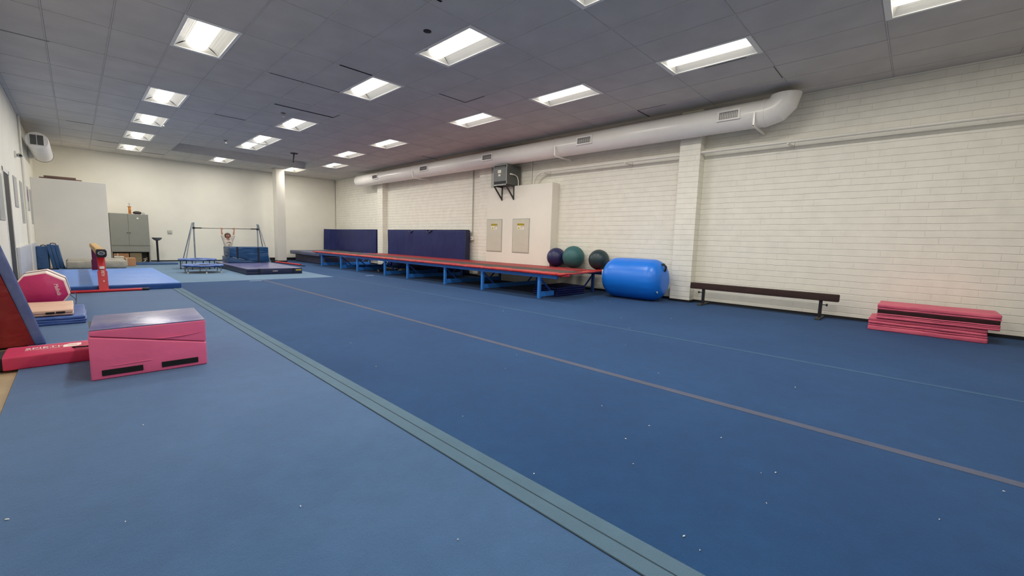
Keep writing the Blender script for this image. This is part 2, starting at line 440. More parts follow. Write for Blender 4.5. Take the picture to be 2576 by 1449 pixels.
struct(part(lambda b: (box(b, .73, 5.5, BY-.02, BY, -.02, .04), box(b, 5.5, WX-.02, BY-.03, BY, -.02, .12)), 'baseboard_back', 'black_base'))
struct(part(lambda b: (box(b, 5.545, 5.885, 18.285, 18.735, 0, .075), box(b, 5.35, 5.545, 18.4, 18.5, 0, .075)), 'baseboard_column', 'black_base'))

# ceiling: tiles hung in a grid, cells left open for lights and for the recess
GX0, GPX = 1.066, .601
GY0, GPY = 1.735, 1.2165
lights = [(0, 4), (0, 7), (0, 9), (0, 11), (0, 13), (4, 0), (4, 2), (4, 4), (4, 7), (4, 9), (4, 10), (4, 13),
          (8, -2), (8, 0), (8, 2), (8, 4), (8, 7), (8, 9), (9, 11), (8, 13),
          (0, -2), (0, 0), (0, 2), (4, -2)]  # last four are unseen fixtures, added to light the near end
LS = set(lights)
LAMP_W = 31
REC = (2.268, 6.36, 15.9, 17.55)
struct(part(lambda b: box(b, WX-.010, WX, BY-.010, BY, 1.3, CH), 'corner_crease_shade', 'bag', None, 0))  # dark strip drawn for the shaded crease where the walls meet
def ceiling(b):
    i0, i1 = -4, 13; j0, j1 = -4, 15
    for i in range(i0, i1):
        for j in range(j0, j1):
            if (i, j) in LS: continue
            x0, x1 = GX0+i*GPX, GX0+(i+1)*GPX; y0, y1 = GY0+j*GPY, GY0+(j+1)*GPY
            x0 = max(x0, LX); x1 = min(x1, WX); y0 = max(y0, FY); y1 = min(y1, BY)
            if x1-x0 < .01 or y1-y0 < .01: continue
            cells = [(x0, x1, y0, y1)]
            rx0, rx1, ry0, ry1 = REC
            if x1 > rx0 and x0 < rx1 and y1 > ry0 and y0 < ry1:
                cells = []
                if y0 < ry0: cells.append((x0, x1, y0, ry0))
                if y1 > ry1: cells.append((x0, x1, ry1, y1))
                a, c = max(y0, ry0), min(y1, ry1)
                if x0 < rx0: cells.append((x0, rx0, a, c))
                if x1 > rx1: cells.append((rx1, x1, a, c))
            for (a0, a1, c0, c1) in cells:
                g = .0055; z = CH+.004+random.uniform(-.0012, .002)
                if a1-a0 > .03 and c1-c0 > .03:
                    box(b, a0+g, a1-g, c0+g, c1-g, z, z+.02, .004, 1, mi=0)
                box(b, a0, a0+g, c0, c1, CH, CH+.03, mi=1); box(b, a1-g, a1, c0, c1, CH, CH+.03, mi=1)
                box(b, a0+g, a1-g, c0, c0+g, CH, CH+.03, mi=1); box(b, a0+g, a1-g, c1-g, c1, CH, CH+.03, mi=1)
    # open joints where a tile hangs out of its bed
    def gap(x0, y0, x1, y1, w):
        if abs(x1-x0) > abs(y1-y0): box(b, x0, x1, y0-w/2, y0+w/2, CH-.0015, CH+.002, mi=2)
        else: box(b, x0-w/2, x0+w/2, y0, y1, CH-.0015, CH+.002, mi=2)
    for g_ in [(2.91, 9.52, 4.08, 9.52, .045), (4.08, 9.2, 4.09, 9.52, .015), (2.94, 6.6, 3.47, 6.6, .03), (2.33, 7.81, 3.46, 7.81, .01),
               (4.66, 6.44, 5.28, 6.44, .012), (5.27, 5.9, 5.27, 6.44, .01), (7.68, 4.17, 8.2, 4.17, .015), (7.68, 3.6, 7.68, 4.17, .012),
               (7.70, 11.5, 8.3, 11.5, .03), (-.55, 9.04, -.1, 9.04, .015), (.0, 15.1, .46, 15.1, .02), (2.27, 11.4, 2.87, 11.4, .012),
               (6.5, 1.95, 6.5, 2.5, .008), (7.05, 1.74, 7.6, 1.74, .008), (1.66, 18.77, 2.27, 18.77, .03), (2.86, 4.03, 2.94, 4.03, .03),
               (.6, 17.6, 1.05, 17.6, .012)]:
        gap(*g_)
def ceil_faces():
    bm = bmesh.new()
    ceiling(bm)
    return bm
# box() keeps its material index through from_mesh
bmc = ceil_faces()
struct(finish(bmc, 'ceiling', ['tile', 'tbar', 'void'], None, 0))
def plenum(b): box(b, LX-T, WX+T, FY-T, BY+T, CH+.6, CH+.7)
struct(part(plenum, 'ceiling_plenum', 'void'))
def recess(b):
    x0, x1, y0, y1 = REC; t = .003; H = CH+.5; x0 += .006; x1 -= .006; y0 += .006; y1 -= .006
    box(b, x0-t, x0, y0-t, y1+t, CH+.0005, H); box(b, x1, x1+t, y0-t, y1+t, CH+.0005, H)
    box(b, x0, x1, y0-t, y0, CH+.0005, H); box(b, x0, x1, y1, y1+t, CH+.0005, H); box(b, x0-t, x1+t, y0-t, y1+t, H, H+t)
struct(part(recess, 'ceiling_recess', 'soffit', None, 0))

# ---------------------------------------------------------------- recessed lights
def make_light(i, j):
    x0, x1 = GX0+i*GPX, GX0+(i+1)*GPX; y0, y1 = GY0+j*GPY, GY0+(j+1)*GPY
    cx, cy = (x0+x1)/2, (y0+y1)/2
    root = thing('ceiling_light', '', 'light', (cx, cy, CH), 'recessed ceiling lights')
    ax, ay = .262, .548       # half aperture
    def fr(b):
        for (a0, a1, b0, b1) in ((x0, cx-ax, y0, y1), (cx+ax, x1, y0, y1), (cx-ax, cx+ax, y0, cy-ay), (cx-ax, cx+ax, cy+ay, y1)):
            box(b, a0, a1, b0, b1, CH-.004, CH+.012, .0015, 1)
    part(fr, 'frame', 'reflector', root, 0)
    def refl(b):
        bw = .118; bl = ay-.05; zt = CH+.085; t_ = .004
        def quad(p):
            v = [b.verts.new(q) for q in p]; w = [b.verts.new((q[0], q[1], q[2]+t_)) for q in p]
            b.faces.new(v); b.faces.new(w[::-1])
            for k in range(4): b.faces.new((v[k], v[(k+1) % 4], w[(k+1) % 4], w[k]))
        for s in (-1, 1):
            n = 5; prev = None
            for k in range(n+1):
                u = k/n; x = cx+s*(ax-(ax-bw)*u); z = CH+.085*math.sin(u*PI/2)
                e = ay-(ay-bl)*u
                cur = ((x, cy-e, z), (x, cy+e, z))
                if prev: quad((prev[0], prev[1], cur[1], cur[0]))
                prev = cur
            quad(((cx-ax, cy+s*ay, CH), (cx+ax, cy+s*ay, CH), (cx+bw, cy+s*bl, zt), (cx-bw, cy+s*bl, zt)))
        box(b, cx-bw-.01, cx+bw+.01, cy-ay, cy+ay, zt, zt+.02)
    part(refl, 'reflector', 'reflector', root, 30)
    def diff(b):
        bw = .116; n = 10; bl = ay-.03
        prof = [(cx+bw*math.cos(PI*k/n), CH+.078-.062*math.sin(PI*k/n)) for k in range(n+1)]
        prism(b, prof, 'y', cy-bl, cy+bl)
    part(diff, 'diffuser', 'diffuser', root, 40)
    la = bpy.data.lights.new('lamp', 'AREA'); la.shape = 'RECTANGLE'; la.size = .15; la.size_y = 2*ay-.12
    la.energy = LAMP_W; la.color = (1.0, .965, .90)
    lo = bpy.data.objects.new('lamp', la); COL.objects.link(lo); lo.parent = root
    lo.location = (0, 0, .010); ROOTLOC[lo.name] = Vector((0, 0, 0))
    return root
LAB = {(0,4): 'nearest light of the left-hand row, shown large and nearly square',
       (0,7): 'second nearest light of the left-hand row, first below the wide gap of tiles',
       (0,9): 'third nearest light of the left-hand row of ceiling lights',
       (0,11): 'fourth nearest light of the left-hand row of ceiling lights',
       (0,13): 'farthest light of the left-hand row, closest to the back wall above the closet',
       (4,0): 'ceiling light cut by the top edge of the photo in the middle row',
       (4,2): 'large ceiling light of the middle row beside the round dark ceiling hole',
       (4,4): 'third ceiling light of the middle row, past the one by the round hole',
       (4,7): 'fourth ceiling light of the middle row, beside the ceiling sprinkler',
       (4,9): 'ceiling light touching the next one, nearer of the touching pair',
       (4,10): 'ceiling light touching another one, farther of the touching pair before the recess',
       (4,13): 'small far ceiling light behind the ceiling recess, left of the column',
       (8,-2): 'ceiling light cut by the top edge of the photo at the far right',
       (8,0): 'long bright ceiling light of the right row with a yellowed far end, nearest whole one',
       (8,2): 'second whole ceiling light of the right row, over the near duct vents',
       (8,4): 'third whole ceiling light of the right row, over the trampoline end',
       (8,7): 'fourth whole ceiling light of the right row, before the closely spaced far pair',
       (8,9): 'fifth whole ceiling light of the right row, nearer of the last two',
       (9,11): 'farthest ceiling light of the right row, one tile nearer the duct',
       (8,13): 'far ceiling light beside the top of the column, behind the recess corner'}
l0 = make_light(*lights[0]); l0['label'] = LAB[lights[0]]
for k, (i, j) in enumerate(lights[1:]):
    c = copy_tree(l0)
    c.location = (GX0+(i+.5)*GPX, GY0+(j+.5)*GPY, CH)
    c['label'] = LAB.get((i, j), 'unseen recessed ceiling light near the camera, added to light the room')
    if (i, j) not in LAB: c['group'] = 'unseen ceiling lights added near the camera'

# round hole, sprinklers, hanging stub
tag(part(lambda b: lathe(b, [(.044, -.004), (.05, -.002), (.05, .004)], (3.219, 4.703, CH), 24), 'ceiling_speaker_hole', 'dark_slot', loc=(3.219, 4.703, CH)),
    'round dark hole in the ceiling left of the large middle light', 'ceiling hole')
def sprinkler(x, y, label):
    t = thing('sprinkler', label, 'sprinkler', (x, y, CH), 'fire sprinklers in the ceiling')
    part(lambda b: lathe(b, [(.045, 0), (.05, -.004), (.03, -.012)][::-1], (x, y, CH), 20), 'cover_plate', 'print_grey', t)
    part(lambda b: (lathe(b, [(.012, -.06), (.014, -.04), (.01, -.01)], (x, y, CH), 12), lathe(b, [(.03, -.07), (.03, -.064)], (x, y, CH), 12)), 'sprinkler_head', 'chrome', t)
sprinkler(3.24, 10.07, 'small chrome sprinkler on the ceiling near the fourth middle light')
sprinkler(3.079, 14.3, 'small sprinkler on the ceiling just before the recess, at its left part')
tag(part(lambda b: lathe(b, [(.02, -.03), (.025, -.01), (.025, 0)], (1.665, 13.6, CH), 12), 'ceiling_hook', 'chrome', loc=(1.665, 13.6, CH)),
    'tiny bright hook on the ceiling between the left-row lights', 'hook')
t = thing('hanging_bracket', 'black round plate with a short black stem hanging from the ceiling before the recess', 'bracket', (4.98, 14.58, CH))
part(lambda b: lathe(b, [(.1, -.018), (.11, -.008), (.11, 0)], (4.98, 14.58, CH), 24), 'mounting_plate', 'black', t)
part(lambda b: (tube(b, [(4.97, 14.58, CH-.01), (4.95, 14.58, CH-.25)], .014, 8), tube(b, [(4.99, 14.58, CH-.01), (4.965, 14.58, CH-.2)], .008, 8), sphere(b, (4.95, 14.58, CH-.26), .024, 12, 8)), 'stem', 'black', t)

# ---------------------------------------------------------------- floor coverings
def fl(b, x0, x1, y0, y1, z=0.0, z0=-.02): box(b, x0, x1, y0, y1, z0, z)
t = thing('carpet', 'faded grey-blue carpet along the left side with a green-grey edge strip', 'carpet', (.4, 4, -.02))
part(lambda b: box(b, -.363, 1.235, FY, 11.32, -.02, 0), 'carpet_surface', 'carpet_left', t, 0)
def seam(b):
    box(b, 1.235, 1.385, FY, 11.32, -.02, .003, .002, 1)
part(seam, 'edge_strip', 'seam', t, 0, 'green-grey seam strip between the carpets')
part(lambda b: (box(b, 1.309, 1.314, FY, 11.32, .001, .0042), box(b, 1.232, 1.238, FY, 11.32, 0, .0036)), 'seam_line', 'seam_line', t, 0)
t = thing('tumbling_floor', 'dark blue carpeted tumbling floor with long pale stripes filling the room to the brick wall', 'sports floor', (5, 5, -.02))
def mainf(b):
    box(b, 1.385, WX-.02, FY, 11.32, -.02, 0); box(b, 4.80, WX-.02, 11.32, BY-.02, -.02, 0)
part(mainf, 'carpet_surface', 'carpet_main', t, 0)
part(lambda b: box(b, 3.035, 3.105, FY, 11.32, -.01, .0015), 'floor_stripe', 'stripe', t, 0, 'wide pale stripe down the middle of the floor')
part(lambda b: box(b, 4.85, 4.91, FY, 11.32, -.01, .0015), 'floor_stripe', 'stripe_faint', t, 0, 'narrow faint stripe right of the wide one')
part(lambda b: box(b, 5.70, 5.728, 11.4, 16.6, -.01, .0015), 'floor_stripe', 'stripe_faint', t, 0)
tag(part(lambda b: (box(b, -.363, 4.80, 11.32, 17.98, -.02, .002), box(b, .75, 4.80, 17.98, BY-.02, -.02, .002)), 'carpet', 'carpet_far', None, 0),
    'lighter grey-blue carpet under the mini trampolines at the far end', 'carpet')
tag(part(lambda b: box(b, 5.72, 5.95, 11.30, 11.36, 0, .002), 'tape_strip', 'white_tape', None, 0, loc=(5.83, 11.33, 0)),
    'short white strip of tape on the blue floor by the trampoline legs', 'tape')
tag(part(lambda b: box(b, 2.75, 3.0, 11.10, 11.14, 0, .002), 'tape_strip', 'white_tape', None, 0, loc=(2.87, 11.12, 0)),
    'short pale strip of tape at the near edge of the far carpet', 'tape')
specks = [(2.491,2.446),(4.988,2.636),(2.342,1.068),(1.862,.918),(1.431,1.197),(1.522,.53),(2.394,-.167),(2.916,-.39),(-.238,2.334),
          (1.598,1.925),(2.396,1.432),(2.891,2.689),(2.504,.71),(.564,1.682),(.067,2.026),(.201,3.024),(2.246,.446),(2.304,.397),(1.989,.364),
          (4.1,2.2),(5.6,3.1),(4.6,4.6),(3.9,.6),(1.7,3.2),(1.9,4.1),(1.49,.46),(2.08,1.08),(.9,1.1),(.55,.95),(6.9,4.4),(7.1,4.2),(6.2,2.6),(3.4,1.5)]
def lint(b):
    for k, (x, y) in enumerate(specks):
        s = .0022+.0026*random.random(); a = random.random()*3
        mt = Matrix.Translation((x, y, .003)) @ Matrix.Rotation(a, 4, 'Z')
        t_ = bmesh.new(); bmesh.ops.create_icosphere(t_, subdivisions=1, radius=1)
        for v in t_.verts: v.co = Vector((v.co.x*s*1.7, v.co.y*s*.7, v.co.z*.003))
        merge(b, t_, mt)
tag(part(lint, 'carpet_lint', 'lint', None, 0, loc=(2.5, 1.5, 0)), 'tiny white specks of lint scattered over the dark blue floor', 'lint', kind='stuff')

# ---------------------------------------------------------------- big duct on the right wall
DX, DZ, DR = 8.12, 3.345, .219
t = thing('air_duct', 'long round white air duct under the ceiling along the brick wall, with five grilles', 'duct', (DX, 9, DZ-DR))
def duct_body(b):
    lathe(b, [(DR*.9, 16.62), (DR*.985, 16.60), (DR, 16.55), (DR, 12.52), (DR, 6.42), (DR, 2.02)][::-1], (DX, 0, DZ), 48, 'y')
part(duct_body, 'duct_body', 'duct', t, 40)
def elbow(b):
    rb = .235; segs = 3
    rings = []
    for k in range(segs+1):
        a = (PI/2)*k/segs
        y = 2.02-rb*math.sin(a); z = DZ+rb-rb*math.cos(a)
        ring = []
        for q in range(40):
            ph = 2*PI*q/40; u, w = DR*1.01*math.cos(ph), DR*1.01*math.sin(ph)
            # ring plane is spanned by x and the radial direction of the bend
            ry, rz = -math.sin(a), -math.cos(a)
            ring.append(b.verts.new((DX+u, y+ry*w, min(z+rz*w, CH+.05))))
        rings.append(ring)
    for A, B in zip(rings, rings[1:]):
        for q in range(40): b.faces.new((A[q], A[(q+1) % 40], B[(q+1) % 40], B[q]))
    b.faces.new(rings[0]); b.faces.new(rings[-1][::-1])
part(elbow, 'elbow', 'duct', t, 14)
for yb in (12.5, 6.42, 2.06):
    part(lambda b: lathe(b, [(DR-.01, -.022), (DR+.006, -.02), (DR+.006, .02), (DR-.01, .022)], (DX, yb, DZ), 48, 'y'), 'duct_band', 'duct', t, 40)
def bracket(yb):
    xf = DX-DR-.03; zb = DZ-DR-.02
    def fn(b):
        bar(b, (xf, yb, zb), (WX-.005, yb, zb), .03, .03, .003)
        box(b, xf-.006, xf+.012, yb-.014, yb+.014, zb, DZ-.02, .002, 1)
    o = part(fn, 'bracket', 'duct', t, 0)
    part(lambda b: box(b, xf-.0165, xf-.0145, yb-.008, yb+.008, zb-.009, zb+.009), 'open_end', 'dark_slot', o, 0)
    for ch in (o,): pass
for yb in (12.3, 6.32, 2.16): bracket(yb)
def vent(ya, yb, deg=178, name='vent_grille', slat='slat'):
    # a rectangular register set tangent to the duct on its room side
    a = math.radians(deg); n = Vector((math.cos(a), 0, math.sin(a))); u = Vector((-math.sin(a), 0, math.cos(a)))
    if u.z < 0: u = -u
    c = Vector((DX, (ya+yb)/2, DZ))+n*(DR+.004); hw = (yb-ya)/2; hh = .060
    def slab(b, y0, y1, v0, v1, d0, d1):
        t_ = bmesh.new(); bmesh.ops.create_cube(t_, size=1)
        for w in t_.verts:
            yy = (y0+y1)/2+w.co.x*(y1-y0); vv = (v0+v1)/2+w.co.y*(v1-v0); dd = (d0+d1)/2+w.co.z*(d1-d0)
            w.co = c+Vector((0, yy, 0))+u*vv+n*dd
        merge(b, t_)
    def fr(b):
        e = .035
        slab(b, -hw-e, hw+e, hh, hh+.025, -.05, .012); slab(b, -hw-e, hw+e, -hh-.025, -hh, -.05, .012)
        slab(b, -hw-e, -hw, -hh, hh, -.05, .012); slab(b, hw, hw+e, -hh, hh, -.05, .012)
    o = part(fr, name, 'duct', t, 0)
    part(lambda b: slab(b, -hw, hw, -hh, hh, -.03, -.012), 'vent_back', 'dark_slot', o, 0)
    def sl(b):
        k = max(5, int((yb-ya)/.026))
        for q in range(k):
            y = -hw+(q+.5)*(2*hw)/k; slab(b, y-.0035, y+.0035, -hh, hh, -.012, .006)
    part(sl, 'slats', slat, o, 0)
for ya, yb in ((2.42, 2.72), (5.36, 5.70), (8.5, 8.86), (11.5, 11.9), (14.7, 15.06)): vent(ya, yb)

# wall pipe with clips
t = thing('wall_pipe', 'thin white pipe running along the brick wall below the duct', 'pipe', (8.42, 3, 2.88))
def wp(b):
    pts = [(8.38, FY, 2.885), (8.38, 7.05, 2.885)]
    for k in range(1, 9):
        a = PI/2*k/8; pts.append((8.38, 7.05+.34*math.sin(a), 2.885-.30*(1-math.cos(a))))
    pts.append((8.38, 7.39, 2.585))
    tube(b, pts, .026, 12)
part(wp, 'pipe_run', 'pipe', t)
for y in (1.72, 4.72, 7.02):
    def clip(b, y=y):
        bar(b, (8.32, y+.02, 2.845), (WX, y-.02, 2.835), .03, .024, .003); box(b, 8.56, WX, y-.03, y+.03, 2.80, 2.90, .004, 1)
    part(clip, 'pipe_clip', 'pipe', t, 0)
tag(part(lambda b: tube(b, [(8.55, 7.62, 2.59), (8.55, 7.62, 3.4)], .016, 10), 'conduit', 'pipe', loc=(8.55, 7.62, 2.59)), 'thin white conduit rising from the electrical box to the duct', 'conduit')
t = thing('wall_switch', 'small switch box on the brick wall at the end of a conduit coming down', 'switch', (8.55, 9.95, 1.1))
part(lambda b: tube(b, [(8.553, 10.0, 1.22), (8.553, 10.0, 3.4)], .014, 10), 'conduit', 'raceway', t)
part(lambda b: box(b, 8.50, WX, 9.94, 10.03, 1.10, 1.22, .006), 'switch_box', 'pipe', t)
part(lambda b: box(b, 8.493, 8.50, 9.97, 10.0, 1.14, 1.18, .002, 1), 'toggle', 'print_grey', t)

# ---------------------------------------------------------------- transformer on its bracket
t = thing('transformer', 'dark grey steel transformer box on two iron brackets above the electrical panels', 'transformer', (8.2, 8.3, 2.6))
XF, XB, TY0, TY1, TZ0, TZ1 = 7.98, 8.50, 7.98, 8.48, 2.60, 3.12
part(lambda b: box(b, XF+.006, XB, TY0, TY1, TZ0, TZ1, .006, 1), 'housing', 'xform_side', t, 0)
def face(b):
    box(b, XF-.004, XF+.006, TY0, TY1, TZ0+.09, TZ1-.075, .002, 1)
part(face, 'front_panel', 'xform', t, 0)
def rim(b):
    for a in ((TY0, TY0+.014, TZ0, TZ1), (TY1-.014, TY1, TZ0, TZ1), (TY0, TY1, TZ1-.014, TZ1), (TY0, TY1, TZ0, TZ0+.012)):
        box(b, XF-.012, XF+.006, a[0], a[1], a[2], a[3], .002, 1)
part(rim, 'front_rim', 'raceway', t, 0)
part(lambda b: box(b, XF-.005, XF+.0065, TY0+.014, TY1-.014, TZ1-.075, TZ1-.014), 'louvre_opening', 'dark_slot', t, 0)
part(lambda b: box(b, XF-.005, XF+.0065, TY0+.014, TY1-.014, TZ0+.012, TZ0+.09), 'louvre_opening', 'dark_slot', t, 0)
def hood(b): prism(b, [(XF-.012, TZ1-.078), (XF-.004, TZ1-.04), (XF-.004, TZ1-.078)], 'y', TY0+.05, TY1-.05)
part(hood, 'hood', 'xform', t, 0)
part(lambda b: box(b, XF-.0065, XF-.0045, 8.20, 8.32, 2.905, 2.985), 'label_plate', 'label_white', t, 0, 'larger pale label plate')
part(lambda b: box(b, XF-.0065, XF-.0045, 8.22, 8.30, 2.825, 2.875), 'label_plate', 'label_white', t, 0, 'smaller pale label plate')
def teeth(b):
    for k in range(9): box(b, XF-.012, XF-.004, TY0+.03+k*.05, TY0+.055+k*.05, TZ0-.018, TZ0-.002)
part(teeth, 'perforated_edge', 'chrome', t, 0)
for y in (8.01, 8.46):
    def brk(b, y=y):
        bar(b, (XF, y, TZ0-.02), (8.30, y, 2.235), .035, .035); bar(b, (8.285, y, 2.22), (8.285, y, TZ0-.02), .03, .03); bar(b, (XF, y, TZ0-.02), (8.50, y, TZ0-.02), .035, .035)
    part(brk, 'bracket', 'iron', t, 0)
part(lambda b: (lathe(b, [(.02, -.05), (.024, -.02), (.024, .03)], (8.12, TY0-.03, 2.87), 12, 'x'), tube(b, [(8.15, TY0-.03, 2.87), (8.25, TY0-.035, 2.865), (8.33, TY0-.05, 2.82), (8.36, TY0-.06, 2.72), (8.365, TY0-.06, 2.59)], .013, 10)), 'cable_conduit', 'pipe', t)
part(lambda b: (box(b, 8.05, 8.2, TY1, TY1+.09, 2.70, 2.76, .005), tube(b, [(8.33, TY1+.05, 2.6), (8.33, TY1+.05, 3.12)], .012, 8)), 'side_conduit', 'raceway', t)
tag(part(lambda b: box(b, 8.42, WX, 8.52, 9.06, 2.59, 3.30, .004, 1), 'wireway', 'raceway', None, 0, loc=(8.5, 8.8, 2.59)), 'flat grey metal wireway behind the transformer under the duct', 'wireway')
def panel_door(y0, y1, label):
    t = thing('electrical_panel', label, 'electrical panel', (8.30, (y0+y1)/2, .8), 'electrical panels in the white box')
    part(lambda b: box(b, 8.288, 8.30, y0, y1, .80, 1.715, .003, 1), 'panel_frame', 'raceway', t, 0)
    part(lambda b: box(b, 8.284, 8.292, y0+.018, y1-.018, .82, 1.697, .002, 1), 'panel_door', 'panel', t, 0)
    yc = (y0+y1)/2; w = .115
    lb = part(lambda b: box(b, 8.282, 8.2842, yc-w, yc+w, 1.425, 1.585), 'warning_label', 'label_white', t, 0)
    part(lambda b: box(b, 8.2810, 8.2822, yc-w, yc+w, 1.525, 1.585), 'header', 'label_yellow', lb, 0)
    text('caution_text', 'CAUTION', lb, (8.2808, yc, 1.554), (0,-1,0), (0,0,1), .058, 'ink', .0003, align='CENTER')
    part(lambda b: prism(b, [(yc+w-.012, 1.44), (yc+w-.088, 1.44), (yc+w-.05, 1.51)], 'x', 8.2812, 8.2822), 'triangle', 'label_yellow', lb, 0)
    part(lambda b: [box(b, 8.2812, 8.2822, yc-w+(.0 if k == 0 else .045), yc+.01, 1.503-k*.028, 1.510-k*.028) for k in range(3)], 'text_lines', 'ink', lb, 0)
panel_door(8.43, 9.05, 'pale grey electrical panel with a yellow caution label, the left one of two')
panel_door(7.405, 8.02, 'pale grey electrical panel with a yellow caution label, the right one of two')

# ---------------------------------------------------------------- tumble trampoline
t = thing('tumble_trampoline', 'long low rod trampoline with red pads on a blue steel frame beside the wall', 'trampoline', (7.2, 10.6, 0))
Y0, Y1, XN, XFAR = 4.83, 16.3, 6.25, 8.13
segs_y = [(4.83, 7.75), (7.755, 10.68), (10.685, 13.5), (13.505, 16.3)]
for a, c in segs_y:
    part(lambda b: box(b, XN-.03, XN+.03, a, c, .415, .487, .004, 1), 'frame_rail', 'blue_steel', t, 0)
    part(lambda b: box(b, XFAR-.03, XFAR+.03, a, c, .415, .487, .004, 1), 'frame_rail', 'blue_steel_shade', t, 0)
for a, c in segs_y:
    def bedf(b):
        box(b, 6.34, 7.06, a, c, .512, .5275)
    part(bedf, 'bed', 'bed', t, 0)
k = 0
for a, c in [(4.78, 7.72), (7.73, 9.4), (9.41, 11.6), (11.61, 13.9), (13.91, 16.3)]:
    def np_(b): pillow(b, 6.12, 6.45, a, c, .486, .528, .018, 10, .0035, k, 3)
    part(np_, 'edge_pad', 'red_pad', t, 60); k += 1
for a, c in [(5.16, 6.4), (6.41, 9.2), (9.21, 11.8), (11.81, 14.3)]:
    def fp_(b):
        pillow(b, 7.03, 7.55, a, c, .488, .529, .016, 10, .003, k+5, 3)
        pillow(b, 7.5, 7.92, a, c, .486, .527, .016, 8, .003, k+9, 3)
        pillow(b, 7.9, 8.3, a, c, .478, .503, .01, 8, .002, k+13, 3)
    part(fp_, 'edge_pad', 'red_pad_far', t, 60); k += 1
def endp(b):
    pillow(b, 6.14, 8.24, 4.66, 4.9, .492, .520, .011, 10, .008, 33, 3)
    for v in b.verts: v.co.y += (v.co.x-6.14)*.15
part(endp, 'end_pad', 'red_pad', t, 60)
part(lambda b: box(b, 6.20, 6.46, 4.69, 4.80, .462, .492, .008), 'pad_flap', 'red_pad', t, 60)
for yl in (5.27, 6.93, 8.3, 9.98, 11.2, 12.93, 14.13, 15.75):
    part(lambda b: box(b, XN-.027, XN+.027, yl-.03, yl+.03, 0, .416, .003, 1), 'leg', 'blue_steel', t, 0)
    part(lambda b: box(b, XFAR-.027, XFAR+.027, yl-.03, yl+.03, 0, .416, .003, 1), 'leg', 'blue_steel_shade', t, 0)
    if yl < 5.5:
        part(lambda b: box(b, XN+.027, 6.70, yl-.018, yl+.018, .03, .13, .003, 1), 'foot_rail', 'blue_steel', t, 0)
    else:
        part(lambda b: box(b, XN+.027, XFAR-.027, yl-.018, yl+.018, .03, .13, .003, 1), 'foot_rail', 'blue_steel', t, 0)
    part(lambda b: (bar(b, (XN+.02, yl, .40), (XN+.36, yl, .12), .03, .03), bar(b, (XFAR-.02, yl, .40), (XFAR-.36, yl, .12), .03, .03)), 'brace', 'blue_steel_shade', t, 0)
# what lies beneath it
t = thing('folded_mat', 'stack of dark blue folded panels on the floor under the near end of the trampoline', 'mat', (7.3, 5.5, 0))
for q in range(4):
    part(lambda b: pillow(b, 6.72+.01*q, 7.74, 5.20+.01*(q % 2), 5.85, .002+q*.046, .046+q*.046, .02, 5, .006, q), 'mat_panel', 'navy_wall', t, 60)
tag(part(lambda b: prism(b, [(11.26, .03), (11.86, .03), (11.52, .17)], 'x', 6.95, 7.15, .01), 'foam_wedge', 'card_pale', loc=(7.05, 11.5, .03)), 'pale triangular foam wedge in the dark under the trampoline', 'foam block')
tag(part(lambda b: box(b, 7.0, 7.1, 11.9, 12.6, .11, .15, .01), 'foam_strip', 'card_pale', loc=(7.05, 12.1, .11)), 'long pale strip lying under the trampoline beside the triangular wedge', 'foam block')
tag(part(lambda b: box(b, 6.92, 7.14, 11.24, 12.6, .001, .03, .004), 'plank', 'iron', loc=(7.05, 11.8, 0)), 'dark board under the trampoline carrying the pale foam pieces', 'board')
tag(part(lambda b: box(b, 6.92, 7.14, 11.9, 12.6, .03, .11, .01), 'storage_box', 'black', loc=(7.05, 12.1, .03)), 'low black box under the pale strip below the trampoline', 'box')
tag(part(lambda b: (sphere(b, (6.8, 12.6, .02), .022, 12, 8, (1, 1, .9)), sphere(b, (6.8, 12.63, .045), .02, 12, 8, (1, .7, 1.4))), 'rag', 'off_white', loc=(6.8, 12.6, 0)), 'small crumpled white rag on the floor under the trampoline', 'rag')
# slate landing mats at the far end
t = thing('landing_mat', 'thick slate-grey mat at the far trampoline end, lower of two', 'mat', (7.4, 18.1, 0))
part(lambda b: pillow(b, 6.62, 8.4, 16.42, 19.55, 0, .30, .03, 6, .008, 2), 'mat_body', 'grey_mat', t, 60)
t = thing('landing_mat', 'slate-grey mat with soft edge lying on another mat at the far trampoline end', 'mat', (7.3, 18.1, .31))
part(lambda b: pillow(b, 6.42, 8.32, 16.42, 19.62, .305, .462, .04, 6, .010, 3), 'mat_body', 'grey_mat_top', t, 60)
part(lambda b: box(b, 6.415, 6.43, 16.6, 19.5, .38, .384), 'piping', 'grey_mat', t, 0)

# ---------------------------------------------------------------- navy wall pads
def wall_pad(y0, y1, label, seed):
    t = thing('wall_mat', label, 'wall mat', (8.42, (y0+y1)/2, .04))
    def body(b):
        pillow(b, 8.33, 8.50, y0, y1, .04, 1.41, .025, 14, .016, seed, 2.5)
    part(body, 'mat_body', 'navy_wall', t, 60)
    return t
t = wall_pad(10.06, 14.72, 'large navy vinyl mat standing against the brick wall, the longer flat one with two handles', 4)
part(lambda b: box(b, 8.325, 8.505, 10.045, 10.075, .05, 1.40, .012), 'edge_piping', 'navy_edge', t)
part(lambda b: box(b, 8.325, 8.50, 10.07, 14.7, 1.405, 1.417, .005), 'top_piping', 'navy_edge', t)
for y in (12.0, 13.1):
    part(lambda b: tube(b, [(8.33, y-.16, 1.39), (8.30, y-.08, 1.35), (8.30, y, 1.31), (8.30, y+.06, 1.35), (8.33, y+.1, 1.39)], .018, 6), 'handle', 'navy_edge', t)
t = thing('wall_mat', 'navy vinyl mat bent around the room corner behind the slate mats', 'wall mat', (8.3, 18, .48))
